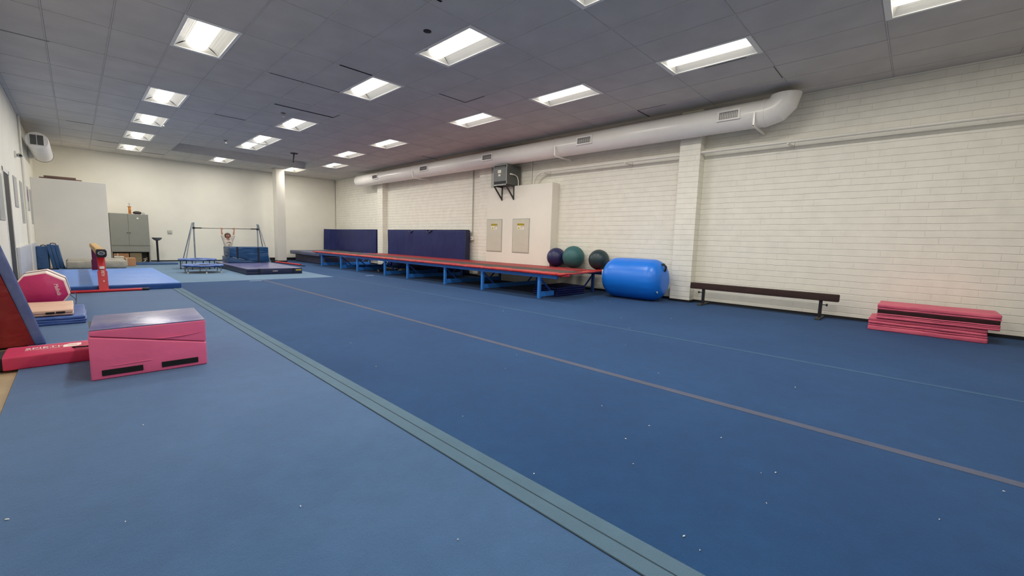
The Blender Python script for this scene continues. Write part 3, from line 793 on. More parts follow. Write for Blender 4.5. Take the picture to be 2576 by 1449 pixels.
def bent(b):
    # swept along a path that turns the corner
    path = [(8.38, 15.66), (8.38, 17.0), (8.39, 18.2), (8.37, 18.9), (8.30, 19.35), (8.14, 19.62), (7.93, 19.74)]
    nz = 16; th = .09
    import itertools
    P_ = [Vector((x, y, 0)) for x, y in path]; fine = []
    for a, c in zip(P_, P_[1:]):
        for q in range(5): fine.append(a.lerp(c, q/5))
    fine.append(P_[-1]); rows_f = []; rows_b = []
    for i, p in enumerate(fine):
        dd = (fine[min(i+1, len(fine)-1)]-fine[max(i-1, 0)]).normalized(); nn = Vector((-dd.y, dd.x, 0))
        cf, cb = [], []
        for k in range(nz+1):
            z = .49+k/nz*.935
            a = noise.noise(Vector((i*.35, z*1.6, 3)))*.03
            lean = Vector((.02*(z-.4), 0, 0))
            cf.append(b.verts.new(p+nn*(th/2+a)+Vector((0,0,z))+lean)); cb.append(b.verts.new(p-nn*(th/2)+Vector((0,0,z))+lean))
        rows_f.append(cf); rows_b.append(cb)
    n = len(fine)
    for i in range(n-1):
        for k in range(nz):
            b.faces.new((rows_f[i][k], rows_f[i+1][k], rows_f[i+1][k+1], rows_f[i][k+1]))
            b.faces.new((rows_b[i][k], rows_b[i][k+1], rows_b[i+1][k+1], rows_b[i+1][k]))
        b.faces.new((rows_f[i][nz], rows_f[i+1][nz], rows_b[i+1][nz], rows_b[i][nz]))
        b.faces.new((rows_f[i][0], rows_b[i][0], rows_b[i+1][0], rows_f[i+1][0]))
    for i in (0, n-1):
        for k in range(nz): b.faces.new((rows_f[i][k], rows_f[i][k+1], rows_b[i][k+1], rows_b[i][k]))
part(bent, 'mat_body', 'navy_wall', t, 60)

# ---------------------------------------------------------------- balls, barrel
def ball(x, y, z, r_, m, label):
    t = thing('exercise_ball', label, 'exercise ball', (x, y, z-r_), 'exercise balls behind the trampoline')
    part(lambda b: sphere(b, (x, y, z), r_, 48, 32), 'ball_body', m, t, 0)
    t.children[0].data.shade_smooth()
    part(lambda b: lathe(b, [(.012, -.002), (.012, .003), (.006, .006)], (x-r_*.55, y-r_*.835, z-.02), 12, 'y'), 'valve', 'black', t)
ball(8.30, 6.48, .739, .235, 'ball_navy', 'dark navy exercise ball against the wall, leftmost of three')
ball(8.30, 5.96, .769, .265, 'ball_teal', 'large dull teal exercise ball between a navy and a darker one')
ball(8.32, 5.26, .738, .234, 'ball_dark', 'dark teal exercise ball nearest the blue barrel, rightmost of three')
t = thing('air_barrel', 'big bright blue inflatable barrel lying on the floor before the brick pier', 'air barrel', (7.94, 4.12, 0))
def barrel(b):
    R, y0, y1 = .412, 3.50, 4.78; prof = []
    rc = .26
    n = 9
    prof.append((.02, y0-.0))
    for k in range(n+1):
        a = PI/2*k/n; prof.append((R-rc+rc*math.sin(a), y0+rc-rc*math.cos(a)))
    for q in range(1, 12): prof.append((R+.004*math.sin(q/12*PI), y0+rc+(y1-y0-2*rc)*q/12))
    for k in range(n+1):
        a = PI/2*k/n; prof.append((R-rc+rc*math.cos(a), y1-rc+rc*math.sin(a)))
    prof.append((.02, y1))
    lathe(b, prof, (7.94, 0, .412), 64, 'y')
    for v in b.verts:
        dx, dz = v.co.x-7.94, v.co.z-.412; a = math.atan2(dz, dx)
        e = max(0, 1-abs(v.co.y-(3.50+.22))/.2)+max(0, 1-abs(v.co.y-(4.78-.22))/.2)
        s = 1+.006*e*math.sin(a*22)
        v.co.x = 7.94+dx*s; v.co.z = max(.001, .412+dz*s)
part(barrel, 'barrel_body', 'barrel', t, 60)
part(lambda b: tube(b, [(7.9, 3.60, .72), (7.9, 3.53, .74), (7.9, 3.48, .69), (7.9, 3.49, .62), (7.9, 3.54, .60)], .022, 8), 'handle', 'black', t)
part(lambda b: tube(b, [(7.9, 4.68, .72), (7.9, 4.75, .74), (7.9, 4.79, .68), (7.9, 4.76, .62)], .022, 8), 'handle', 'black', t)
part(lambda b: box(b, 7.72, 7.86, 4.772, 4.79, .38, .56, .004), 'brand_patch', 'label_white', t)
part(lambda b: (lathe(b, [(.022, -.008), (.022, .004), (.012, .012)], (7.72, 3.545, .2), 16, 'y'), lathe(b, [(.014, -.008), (.014, .004), (.008, .01)], (7.68, 3.56, .27), 12, 'y')), 'valve', 'chrome', t)

# ---------------------------------------------------------------- low dark beam
t = thing('floor_beam', 'low dark brown suede balance beam on two short posts along the brick wall', 'balance beam', (8.25, 1.97, 0))
part(lambda b: box(b, 8.20, 8.30, .82, 3.11, .297, .413, .018, 3), 'beam_body', 'suede', t)
for yy_, s in ((2.87, 1), (1.05, -1)):
    part(lambda b: box(b, 8.225, 8.275, yy_-.022, yy_+.022, .03, .30, .003, 1), 'post', 'black', t, 0)
    part(lambda b: (box(b, 8.06, 8.50, yy_-.035, yy_+.035, 0, .03, .004), lathe(b, [(.012, .03), (.012, .042)], (8.16, yy_, 0), 8)), 'foot_plate', 'iron', t)
    def kn(b):
        tube(b, [(8.24, yy_+s*.02, .235), (8.24, yy_+s*.07, .235)], .007, 8)
        lathe(b, [(.008, 0), (.022, .014), (.024, .022), (.01, .03)] if s > 0 else [(.01, -.03), (.024, -.022), (.022, -.014), (.008, 0)], (8.24, yy_+s*.065, .235), 10, 'y')
    part(kn, 'knob', 'black', t)

# ---------------------------------------------------------------- pink panel mats by the wall
t = thing('folded_mat', 'worn pink folding mat lying folded on the floor by the brick wall, the lower one', 'mat', (8.05, -.15, 0))
lay = [(0, .062), (.062, .092), (.092, .128), (.128, .172)]
for q, (a, c) in enumerate(lay):
    part(lambda b: pillow(b, 7.755+.006*(q % 2), 8.36, -.72+.004*q, .42, a, c, .016, 8, .006, q+11, 5), 'mat_panel', 'pink_worn', t, 60)
t = thing('folded_mat', 'worn pink folding mat with a dark velcro band, stacked on top of another pink one', 'mat', (8.05, -.23, .172))
for q, (a, c) in enumerate([(.176, .204), (.204, .226), (.226, .248), (.298, .326), (.326, .372)]):
    part(lambda b: pillow(b, 7.742+.005*(q % 2), 8.36, -.805, .34, a, c, .012, 8, .005, q+21, 5), 'mat_panel', 'pink_worn', t, 60)
part(lambda b: box(b, 7.748, 8.35, -.80, .335, .246, .302, .008), 'velcro_band', 'velcro_brown', t)

# ---------------------------------------------------------------- pink folded incline near the left
t = thing('incline_mat', 'pink folded incline mat with a violet-grey top in the left foreground', 'incline mat', (.36, 4.5, 0))
def shear(b):
    for v in b.verts: v.co.x += (v.co.y-4.16)*.055; 
def lowerw(b):
    prism(b, [(.017, .0), (.70, 0), (.70, .186), (.017, .322)], 'y', 4.16, 4.88, .012, 3); shear(b)
part(lowerw, 'lower_wedge', 'pink', t, 50)
def upperw(b):
    prism(b, [(.022, .326), (.70, .190), (.70, .368), (.022, .362)], 'y', 4.165, 4.88, .009, 3); shear(b)
part(upperw, 'upper_wedge', 'pink', t, 50)
def topc(b):
    prism(b, [(.024, .3615), (.698, .3675), (.698, .3755), (.024, .3695)], 'y', 4.167, 4.88, .003, 2); shear(b)
part(topc, 'top_cover', 'violet_top', t, 50, 'violet-grey top cover with paler patches')
part(lambda b: prism(b, [(.03, .3195), (.69, .184), (.69, .192), (.03, .3275)], 'y', 4.175, 4.87), 'fold_gap', 'ink', t, 0)
for a, c in ((.075, .30), (.41, .64)):
    part(lambda b: box(b, a, c, 4.154, 4.162, .028, .07, .002, 1), 'velcro_strip', 'velcro', t, 0)
part(lambda b: (tube(b, [(.05, 4.163, .092), (.17, 4.160, .094), (.34, 4.159, .10), (.37, 4.163, .102)], [.001, .004, .004, .001], 6),
               tube(b, [(.37, 4.163, .262), (.42, 4.160, .258), (.55, 4.159, .262), (.68, 4.163, .276)], [.001, .005, .004, .001], 6)), 'crease', 'pink', t, 60)

# ---------------------------------------------------------------- long pink floor beam
t = thing('floor_beam', 'long low crimson padded beam on the floor, running behind the pink incline mat', 'balance beam', (-.1, 4.95, 0))
part(lambda b: prism(b, [(4.85, 0), (5.24, 0), (5.24, .075), (5.19, .11), (4.93, .11), (4.85, .10)], 'x', -.44, .62, .012, 3), 'beam_body', 'crimson', t, 50)
part(lambda b: box(b, -.57, -.435, 4.88, 5.2, .0, .095, .012), 'end_cap', 'black', t)
part(lambda b: box(b, -.43, .61, 5.19, 5.20, .104, .109, .002), 'edge_piping', 'pink', t)
text('print_text', 'SPIETH', t, (-.335, 5.06, .1115), (1,0,0), (0,1,0), .075, 'print_white', .0006)
text('print_text', 'GYMNASTICS', t, (-.335, 5.005, .1115), (1,0,0), (0,1,0), .032, 'print_white', .0005)
part(lambda b: prism(b, [(-.125, 4.985), (-.045, 4.985), (-.02, 5.02), (-.02, 5.11), (-.09, 5.11), (-.125, 5.06)], 'z', .1105, .1125, .0), 'emblem', 'print_white', t, 0)
part(lambda b: box(b, -.10, -.045, 5.03, 5.07, .112, .1132), 'emblem_centre', 'cream_vinyl', t, 0)
part(lambda b: tube(b, [(-.07, 4.94, .112), (-.05, 4.90, .118), (0.0, 4.885, .117), (.06, 4.885, .117), (.10, 4.90, .118), (.13, 4.94, .112)], .006, 6), 'carry_strap', 'velcro', t)

# ---------------------------------------------------------------- big red and blue wedge at the left edge
t = thing('incline_mat', 'tall dark red wedge mat with a slate-blue cover at the left photo edge', 'incline mat', (-.5, 6.0, 0))
def turn(b):
    for v in b.verts: v.co.x = max(LX+.004, v.co.x-(v.co.y-5.80)*.095)
def wside(b):
    prism(b, [(-.79, 0), (-.316, 0), (-.484, .665), (-.60, 1.12), (-.79, 1.12)], 'y', 5.80, 6.25, .012, 3); turn(b)
part(wside, 'wedge_side', 'pad_red', t, 50)
def cover(b):
    prism(b, [(-.322, 0.001), (-.246, .0), (-.345, .42), (-.467, .927), (-.515, 1.14), (-.60, 1.14), (-.484, .665)], 'y', 5.795, 6.26, .018, 3); turn(b)
part(cover, 'wedge_cover', 'pad_blue', t, 50, 'slate-blue slanted cover')

# blue folded mats, cream wedge, octagon
t = thing('folded_mat', 'blue folded vinyl mat lying flat under the cream wedge at the left', 'mat', (-.2, 7.4, 0))
for q in range(3):
    part(lambda b: pillow(b, -.62, .028+.010*(q % 2), 6.88, 7.95, .001+.029*q, .03+.029*q, .013, 7, .010, q+40, 6), 'mat_panel', 'blue_fold', t, 60)
t = thing('folded_mat', 'cream folded mat with black velcro pieces resting on the blue folded one', 'mat', (-.3, 7.4, .09))
part(lambda b: pillow(b, -.60, -.068, 6.99, 7.86, .094, .120, .01, 5, .003, 50), 'mat_panel', 'cream_vinyl', t, 60)
part(lambda b: pillow(b, -.60, -.072, 6.98, 7.86, .12, .158, .012, 5, .004, 51), 'mat_panel', 'cream_vinyl', t, 60)
part(lambda b: (box(b, -.285, -.218, 6.972, 6.98, .118, .138), box(b, -.205, -.135, 6.972, 6.98, .12, .140)), 'velcro_strip', 'velcro', t, 0)
t = thing('octagon_mat', 'magenta octagon tumbling mat with off-white rim standing on its side at the left', 'octagon mat', (-.34, 8.4, .0))
def octo(R, n=8, a0=math.radians(33.5)):
    c = (-.352, .262); return [(c[0]+R*math.cos(a0+k*2*PI/n), c[1]+R*math.sin(a0+k*2*PI/n)) for k in range(n)]
part(lambda b: prism(b, octo(.262), 'y', 8.07, 8.75, .008, 2), 'mat_body', 'off_white', t, 50)
part(lambda b: prism(b, octo(.244), 'y', 8.058, 8.09, .003, 1), 'end_panel', 'magenta', t, 50, 'magenta end panel')
part(lambda b: prism(b, octo(.2665), 'y', 8.36, 8.41, .001, 1), 'strap', 'velcro', t, 50)
text('print_text', 'Melinda', t, (-.222, 8.0565, .365), (.20, 0, -1), (1, 0, .20), .058, 'print_white', .0008, .25, squash=.85)
part(lambda b: (tube(b, [(-.10, 8.07, .22), (-.08, 8.03, .19), (-.055, 8.0, .165), (-.045, 7.98, .13), (-.05, 7.93, .10)], .004, 6), tube(b, [(-.06, 8.2, .24), (-.04, 8.1, .20), (-.045, 7.98, .13)], .004, 6)), 'cord', 'navy_edge', t)

# ---------------------------------------------------------------- large blue mat + beam on it
t = thing('crash_mat', 'large light blue mat on the floor below the balance beam', 'mat', (.45, 12.4, 0))
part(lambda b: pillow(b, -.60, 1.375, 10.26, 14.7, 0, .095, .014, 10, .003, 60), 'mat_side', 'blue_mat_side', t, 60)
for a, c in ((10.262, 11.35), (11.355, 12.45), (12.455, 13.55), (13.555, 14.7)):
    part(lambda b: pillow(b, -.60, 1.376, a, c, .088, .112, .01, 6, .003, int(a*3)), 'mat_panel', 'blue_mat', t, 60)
t = thing('balance_beam', 'tan suede balance beam with black end cap on red steel legs', 'balance beam', (.29, 12.4, 0))
def beamb(b):
    prism(b, [(.235, .63), (.335, .63), (.350, .66), (.350, .715), (.335, .745), (.235, .745), (.222, .715), (.222, .66)], 'y', 10.14, 14.9, .006, 2)
part(beamb, 'beam_body', 'tan_suede', t, 50)
ec = part(lambda b: prism(b, [(.235, .612), (.338, .612), (.354, .645), (.354, .72), (.338, .75), (.232, .75), (.218, .72), (.218, .645)], 'y', 10.05, 10.15, .008, 2), 'end_cap', 'black', t, 50)
def ring_(b):
    tube(b, [(.286+.040*math.cos(a*PI/12), 10.046, .683+.027*math.sin(a*PI/12)) for a in range(24)], .0055, 6, closed=True)
    tube(b, [(.255, 10.046, .69), (.275, 10.046, .675), (.295, 10.046, .69), (.318, 10.046, .68)], .005, 6)
part(ring_, 'emblem', 'print_silver', ec)
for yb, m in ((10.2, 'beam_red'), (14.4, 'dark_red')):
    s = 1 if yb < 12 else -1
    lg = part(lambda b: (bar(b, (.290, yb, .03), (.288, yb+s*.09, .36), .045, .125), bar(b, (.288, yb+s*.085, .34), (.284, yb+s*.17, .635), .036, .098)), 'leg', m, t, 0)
    if yb < 12:
        part(lambda b: box(b, .256, .318, yb+.040, yb+.072, .40, .445, .004), 'decal', 'print_white', lg, 0)
        text('print_text', 'SPIETH', lg, (.289, yb+.030, .385), (0, -.25, -1), (1, 0, 0), .06, 'print_white', .0008, squash=.6)
        part(lambda b: lathe(b, [(.012, -.006), (.012, .004)], (.298, yb+.012, .19), 10, 'y'), 'bolt', 'print_white', lg)
    part(lambda b: (tube(b, [(-.42, yb-.02, .025), (.82, yb-.02, .025)], .024, 10), tube(b, [(.82, yb-.02, .025), (.90, yb-.02, .025)], .026, 10)) if False else tube(b, [(-.42, yb-.03, .026), (.80, yb-.03, .026)], .024, 10), 'foot_bar', m, t)
    part(lambda b: tube(b, [(.79, yb-.03, .027), (.89, yb-.03, .027)], .026, 10), 'foot_cap', 'black', t)

# ---------------------------------------------------------------- left wall things
def poster(y0, y1, z0, z1, m, label, extra=None):
    t = thing('poster', label, 'poster', (LX, (y0+y1)/2, z0), 'posters on the left wall')
    part(lambda b: box(b, LX, LX+.012, y0, y1, z0, z1, .002, 1), 'backing', m, t, 0)
    part(lambda b: box(b, LX+.011, LX+.0135, y0+.04, y1-.04, z0+.04, z1-.04), 'sheet', 'poster' if m == 'poster2' else 'poster2', t, 0)
    if extra: extra(t)
poster(10.25, 10.92, 1.19, 1.95, 'poster', 'grey poster at the left edge of the photo, before the dark doorway')
poster(12.95, 13.62, 1.49, 2.10, 'poster2', 'grey poster on the left wall just past the dark doorway')
poster(14.38, 14.97, 1.18, 2.11, 'poster', 'tall pale poster on the left wall, second past the doorway')
poster(16.05, 16.80, 1.52, 2.12, 'poster2', 'poster with a purple blot on the left wall', lambda t: part(lambda b: lathe(b, [(.16, 0), (.16, .003)], (LX+.0135, 16.35, 1.9), 20, 'x'), 'purple_blot', 'purple', t))
poster(17.25, 17.8, 1.19, 2.11, 'poster', 'narrow poster on the left wall beside the closet corner')
for y0, y1, lb in ((12.35, 15.25, 'pale grey pad standing along the left wall beside the doorway'), (15.5, 17.55, 'pale grey pad standing along the left wall beside the leaning blue mats')):
    tag(part(lambda b: pillow(b, LX+.002, LX+.045, y0, y1, -.02, .70, .012, 5, .003, int(y0)), 'wall_pad', 'wall_pad_grey', loc=(LX+.02, (y0+y1)/2, -.02)), lb, 'wall pad')
tag(part(lambda b: tube(b, [(LX+.025, 15.38, -.02), (LX+.025, 15.38, CH)], .022, 10), 'conduit', 'pipe', loc=(LX+.025, 15.38, -.02)), 'white vertical conduit on the left wall between the grey pads', 'conduit')
t = thing('security_camera', 'small white security camera high on the left wall', 'camera', (LX, 13.9, 2.6))
part(lambda b: box(b, LX, LX+.03, 13.85, 13.97, 2.56, 2.68, .006), 'mount', 'pipe', t)
part(lambda b: (sphere(b, (LX+.075, 13.9, 2.60), .045, 16, 10), tube(b, [(LX+.02, 13.91, 2.62), (LX+.07, 13.9, 2.60)], .014, 8)), 'camera_head', 'raceway', t)
part(lambda b: lathe(b, [(.02, -.012), (.024, 0)], (LX+.085, 13.856, 2.595), 12, 'y'), 'lens', 'black', t)
t = thing('air_duct', 'short round white duct with a square end grille high in the left back corner', 'duct', (-.52, 17, 3.0))
def d2(b): lathe(b, [(.19, 15.62), (.2, 15.64), (.2, 18.55), (.205, 18.56), (.205, 18.6), (.19, 18.61)], (-.525, 0, 3.19), 40, 'y')
part(d2, 'duct_body', 'duct_white', t, 40)
part(lambda b: (box(b, -.735, -.5, 18.2, 18.5, 3.06, 3.32, .03), box(b, LX, -.7, 18.15, 18.55, 3.02, 3.36, .02)), 'wall_collar', 'duct_white', t)
part(lambda b: lathe(b, [(.207, 18.5), (.207, 18.53)], (-.525, 0, 3.19), 40, 'y'), 'duct_band', 'dark_slot', t)  # dark band drawn for the shadow gap round the duct end
g = part(lambda b: (box(b, -.65, -.40, 15.60, 15.625, 3.07, 3.33, .004)), 'end_grille', 'duct_white', t)
part(lambda b: (box(b, -.635, -.532, 15.594, 15.602, 3.085, 3.315), box(b, -.518, -.415, 15.594, 15.602, 3.085, 3.315)), 'grille_opening', 'grey_slot', g, 0)

# ---------------------------------------------------------------- closet top, leaning blue mats, grey covers
tag(part(lambda b: box(b, -.63, .22, 18.1, 18.22, 2.49, 2.53, .003), 'plank', 'wood', loc=(-.2, 18.16, 2.49)), 'long thin brown plank lying on top of the white closet, the lower one', 'plank')
tag(part(lambda b: box(b, -.54, .10, 18.08, 18.26, 2.53, 2.58, .01), 'plank', 'wood', loc=(-.2, 18.17, 2.53)), 'thicker brown plank lying on the other one on the closet', 'plank')
t = thing('folded_mat', 'dark blue folded mat standing upright in the left back corner', 'mat', (-.65, 16.9, 0))
part(lambda b: pillow(b, -.755, -.535, 16.7, 17.25, 0, .60, .02, 5, .006, 70), 'mat_body', 'denim', t, 60)
part(lambda b: tube(b, [(-.68, 16.9, .59), (-.66, 16.9, .625), (-.62, 16.9, .635), (-.59, 16.9, .625), (-.58, 16.9, .59)], .012, 6), 'handle', 'navy_edge', t)
t = thing('folded_mat', 'blue folded mat leaning to the left against the upright one, with visible panel folds', 'mat', (-.4, 16.9, 0))
for q in range(3):
    def lean(b, q=q):
        x0 = -.475+q*.073
        prism(b, [(x0, 0), (x0+.07, 0), (x0-.02, .655-.012*q), (x0-.09, .645-.008*q)], 'y', 16.68, 17.25, .012, 3)
    part(lean, 'mat_panel', 'denim', t, 50)
part(lambda b: tube(b, [(-.50, 16.9, .64), (-.49, 16.9, .675), (-.44, 16.9, .685), (-.40, 16.9, .67), (-.39, 16.9, .635)], .012, 6), 'handle', 'navy_edge', t)
t = thing('soft_mat', 'low pale grey-beige soft cushion mat on the floor before the white closet', 'cushion', (.36, 16.8, 0))
def soft(b, x0, x1, s): pillow(b, x0, x1, 16.35, 17.2, 0, .245, .07, 8, .022, s, 3)
part(lambda b: soft(b, -.23, .98, 80), 'cushion_body', 'soft_grey', t, 70)
part(lambda b: pillow(b, -.20, .93, 16.42, 17.15, .225, .262, .02, 8, .012, 81, 3), 'cushion_cover', 'soft_grey', t, 70)

# ---------------------------------------------------------------- metal cabinet and what is on and below it
t = thing('cabinet', 'grey metal two-door cabinet on a stand against the back wall', 'cabinet', (1.26, 19.15, 0))
cx0, cx1, cy0, cy1 = .775, 1.745, 18.9, 19.45
def cab(b):
    box(b, cx0, cx1, cy0, cy1, .56, 1.64, .004, 1)
    box(b, cx0, cx1, cy0, cy1, .375, .56, .004, 1)
    box(b, cx1-.03, cx1, cy0, cy1, 0.003, .375); box(b, cx0, cx0+.03, cy0, cy1, 0.003, .375)
    box(b, cx0, cx1, cy1-.02, cy1, .003, .375)
part(cab, 'cabinet_body', 'cabinet', t, 0)
xm = 1.228
for a, c in ((cx0+.01, xm-.003), (xm+.003, cx1-.01)):
    dr = part(lambda b: box(b, a, c, cy0-.015, cy0, .60, 1.628, .003, 1), 'door', 'cabinet', t, 0)
    part(lambda b: box(b, (xm-.05 if a < 1 else xm+.012), (xm-.012 if a < 1 else xm+.05), cy0-.035, cy0-.013, 1.01, 1.025, .003, 1), 'handle', 'iron', dr)
part(lambda b: box(b, cx0+.01, cx1-.01, cy0-.012, cy0, .39, .55, .003, 1), 'drawer', 'cabinet', t, 0)
part(lambda b: box(b, cx0, cx1, cy0-.02, cy1, -.0, .012), 'base_board', 'card_pale', t, 0)
tag(part(lambda b: lathe(b, [(.028, -.003), (.028, 0)], (1.47, cy0-.016, 1.50), 5, 'y'), 'sticker', 'label_white', loc=(1.47, cy0-.016, 1.5)), 'small white paper sticker on the right door of the grey cabinet', 'sticker')
t = thing('trophy', 'orange trophy with a silver figure on top of the grey cabinet', 'trophy', (1.30, 19.1, 1.64))
part(lambda b: (box(b, 1.255, 1.345, 19.06, 19.14, 1.64, 1.66), box(b, 1.268, 1.335, 19.07, 19.13, 1.66, 1.87, .006), box(b, 1.25, 1.35, 19.055, 19.145, 1.87, 1.89)), 'trophy_column', 'gold', t)
part(lambda b: (tube(b, [(1.30, 19.1, 1.885), (1.30, 19.1, 1.93)], .008, 8), sphere(b, (1.30, 19.1, 1.95), .026, 12, 8, (1, .7, 1)), tube(b, [(1.30, 19.1, 1.94), (1.275, 19.1, 1.985)], .009, 6), tube(b, [(1.30, 19.1, 1.94), (1.33, 19.1, 1.975)], .008, 6), sphere(b, (1.298, 19.1, 1.99), .016, 10, 8)), 'trophy_figure', 'silver', t)
tag(part(lambda b: sphere(b, (1.49, 19.12, 1.69), .11, 24, 12, (1.05, .6, .5)), 'bag', 'bag', loc=(1.49, 19.12, 1.64)), 'dark low rounded bag on top of the grey cabinet', 'bag')
tag(part(lambda b: tube(b, [(1.645+.026*math.cos(k*PI/8), 19.1, 1.672+.026*math.sin(k*PI/8)) for k in range(16)], .006, 6, closed=True), 'tape_roll', 'bag', loc=(1.645, 19.1, 1.64)), 'small dark ring standing on the right end of the grey cabinet', 'ring')
def cbox(x0, x1, y0, y1, z0, z1, m, label, tape=True):
    t = thing('cardboard_box', label, 'box', ((x0+x1)/2, (y0+y1)/2, z0), 'cardboard boxes by the cabinet')
    part(lambda b: box(b, x0, x1, y0, y1, z0, z1, .006, 1), 'box_body', m, t, 0)
    if tape: part(lambda b: (box(b, (x0+x1)/2-.02, (x0+x1)/2+.02, y0-.003, y0+.2, z1-.0, z1+.003), box(b, (x0+x1)/2-.1, (x0+x1)/2-.07, y0-.003, y0, z0+.02, z1)), 'packing_tape', 'card_pale', t, 0)
cbox(1.0, 1.245, 17.3, 17.7, .003, .25, 'card', 'brown cardboard box with tape standing on the carpet before the grey cabinet')
cbox(.80, 1.02, 17.85, 18.3, .003, .27, 'card_pale', 'pale cardboard carton between the cushion and the grey cabinet')
cbox(.82, 1.20, 18.95, 19.3, .012, .33, 'card', 'reddish cardboard box in the open bay under the cabinet, at its left')
cbox(1.22, 1.52, 18.93, 19.3, .012, .34, 'card_olive', 'dull olive cardboard box in the open bay under the cabinet', False)
t = thing('net_of_shoes', 'dark heap of shoes with white soles in the right corner under the cabinet', 'shoes', (1.62, 19.05, .012))
t['kind'] = 'stuff'
def shoes(b):
    for k in range(14):
        x = 1.565+.10*random.random(); z = .04+.17*(k/14); y = 18.97+.1*random.random()
        sphere(b, (x, y, z), .038, 10, 8, (1.1, 1.2, .55))
part(shoes, 'shoe_heap', 'bag', t)
def soles(b):
    for k in range(8):
        x = 1.56+.11*random.random(); z = .04+.13*random.random()
        sphere(b, (x, 18.93, z), .02, 8, 6, (1.2, .5, .5))
part(soles, 'shoe_soles', 'card_pale', t)
t = thing('chalk_stand', 'dark grey bowl on a tall black post standing beside the grey cabinet', 'chalk stand', (1.97, 19.2, 0))
part(lambda b: lathe(b, [(.16, .003), (.16, .02), (.03, .035)], (1.97, 19.2, 0), 28), 'base', 'black', t)
part(lambda b: tube(b, [(1.97, 19.2, .02), (1.965, 19.2, .79)], .03, 14), 'post', 'black', t)
part(lambda b: lathe(b, [(.04, .765), (.085, .785), (.125, .825), (.142, .872), (.136, .872), (.12, .83), (.03, .80)], (1.97, 19.2, 0), 32), 'bowl', 'lamp_grey', t, 50)
t = thing('wall_outlet', 'small square grey box on the back wall right of the chalk bowl', 'outlet', (2.42, BY, 1.02))
part(lambda b: box(b, 2.36, 2.485, BY-.03, BY, 1.02, 1.145, .006), 'outlet_box', 'raceway', t)
part(lambda b: box(b, 2.385, 2.46, BY-.033, BY-.029, 1.05, 1.12), 'cover_plate', 'label_white', t, 0)
part(lambda b: lathe(b, [(.018, -.004), (.018, 0)], (2.422, BY-.033, 1.085), 12, 'y'), 'socket', 'ink', t)
tag(part(lambda b: pillow(b, 1.3, 2.35, 17.9, 18.8, .003, .05, .015, 6, .01, 90), 'mat', 'denim', loc=(1.8, 18.3, 0)), 'thin crumpled dark blue mat on the floor before the chalk stand', 'mat')

# ---------------------------------------------------------------- mini trampolines
def mini(cx, cy, R, zr, label, rot):
    t = thing('mini_trampoline', label, 'mini trampoline', (cx, cy, 0), 'round mini trampolines')
    def padf(b):
        n = 48; prof = [(-.055, -.008), (-.045, .012), (0, .02), (.05, .012), (.058, -.012), (.05, -.02), (-.045, -.014)]
        rings = []
        for k in range(n):
            a = 2*PI*k/n; w = 1+.01*math.sin(9*a); 
            rings.append([b.verts.new((cx+(R-.055+p)*w*math.cos(a), cy+(R-.055+p)*w*math.sin(a), zr+q+.004*math.sin(5*a+1))) for p, q in prof])
        m = len(prof)
        for k in range(n):
            A, B = rings[k], rings[(k+1) % n]
            for q in range(m): b.faces.new((A[q], A[(q+1) % m], B[(q+1) % m], B[q]))
    part(padf, 'rim_pad', 'rim_blue', t, 60)
    part(lambda b: lathe(b, [(R-.10, zr-.022), (R-.10, zr-.014)], (cx, cy, 0), 40), 'jumping_bed', 'bed', t, 0)
    part(lambda b: tube(b, [(cx+(R-.04)*math.cos(2*PI*k/32), cy+(R-.04)*math.sin(2*PI*k/32), zr-.026) for k in range(32)], .014, 8, closed=True), 'frame_ring', 'navy_edge', t)
    for k in range(6):
        a = rot+2*PI*k/6; x, y = cx+(R-.05)*math.cos(a), cy+(R-.05)*math.sin(a)
        lg = part(lambda b: tube(b, [(x, y, zr-.03), (x, y, .02)], .012, 8), 'leg', 'steel' if label.startswith('nearer') else 'iron', t)
        part(lambda b: lathe(b, [(.02, .003), (.018, .03)], (x, y, 0), 10), 'rubber_foot', 'label_white' if label.startswith('nearer') else 'black', lg)
mini(2.385, 14.10, .475, .205, 'nearer of two round blue mini trampolines on the floor', -1.57)
mini(2.52, 15.62, .47, .29, 'farther blue mini trampoline behind the other near the high bar', -3.1)

# ---------------------------------------------------------------- navy landing mat and stacked wedges
t = thing('crash_mat', 'navy landing mat with a top painted pale with glare, two black straps and a yellow label', 'mat', (3.8, 14.5, 0))
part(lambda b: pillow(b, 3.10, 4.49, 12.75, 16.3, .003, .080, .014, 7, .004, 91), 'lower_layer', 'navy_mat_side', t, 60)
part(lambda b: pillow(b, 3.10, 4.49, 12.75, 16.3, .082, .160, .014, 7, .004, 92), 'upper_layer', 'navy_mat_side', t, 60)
part(lambda b: pillow(b, 3.105, 4.485, 12.757, 16.29, .152, .166, .006, 7, .002, 93), 'top_cover', 'navy_mat_top_glare', t, 60)
part(lambda b: box(b, 3.40, 4.485, 12.742, 12.752, .008, .156, .002), 'front_flap', 'navy_mat_side', t)
for x in (3.372, 4.235): part(lambda b: box(b, x, x+.042, 12.735, 12.75, .004, .164), 'strap', 'strap', t, 0)
text('brand_text', 'NORBERTS', t, (3.72, 12.7405, .092), (1,0,0), (0,0,1), .036, 'print_white', .0006, squash=.72)
part(lambda b: box(b, 4.315, 4.465, 12.738, 12.743, .088, .126, .001), 'yellow_label', 'label_yellow', t, 0)
part(lambda b: box(b, 4.33, 4.45, 12.736, 12.739, .100, .108), 'label_print', 'print_grey', t, 0)
t = thing('incline_mat', 'lower of two stacked deep blue wedge mats before the high bar', 'incline mat', (3.85, 15.9, .168))
part(lambda b: prism(b, [(3.275, .170), (4.40, .170), (4.40, .185), (4.05, .19), (3.275, .37)], 'y', 15.45, 16.28, .010, 3), 'wedge_body', 'deep_blue', t, 50)
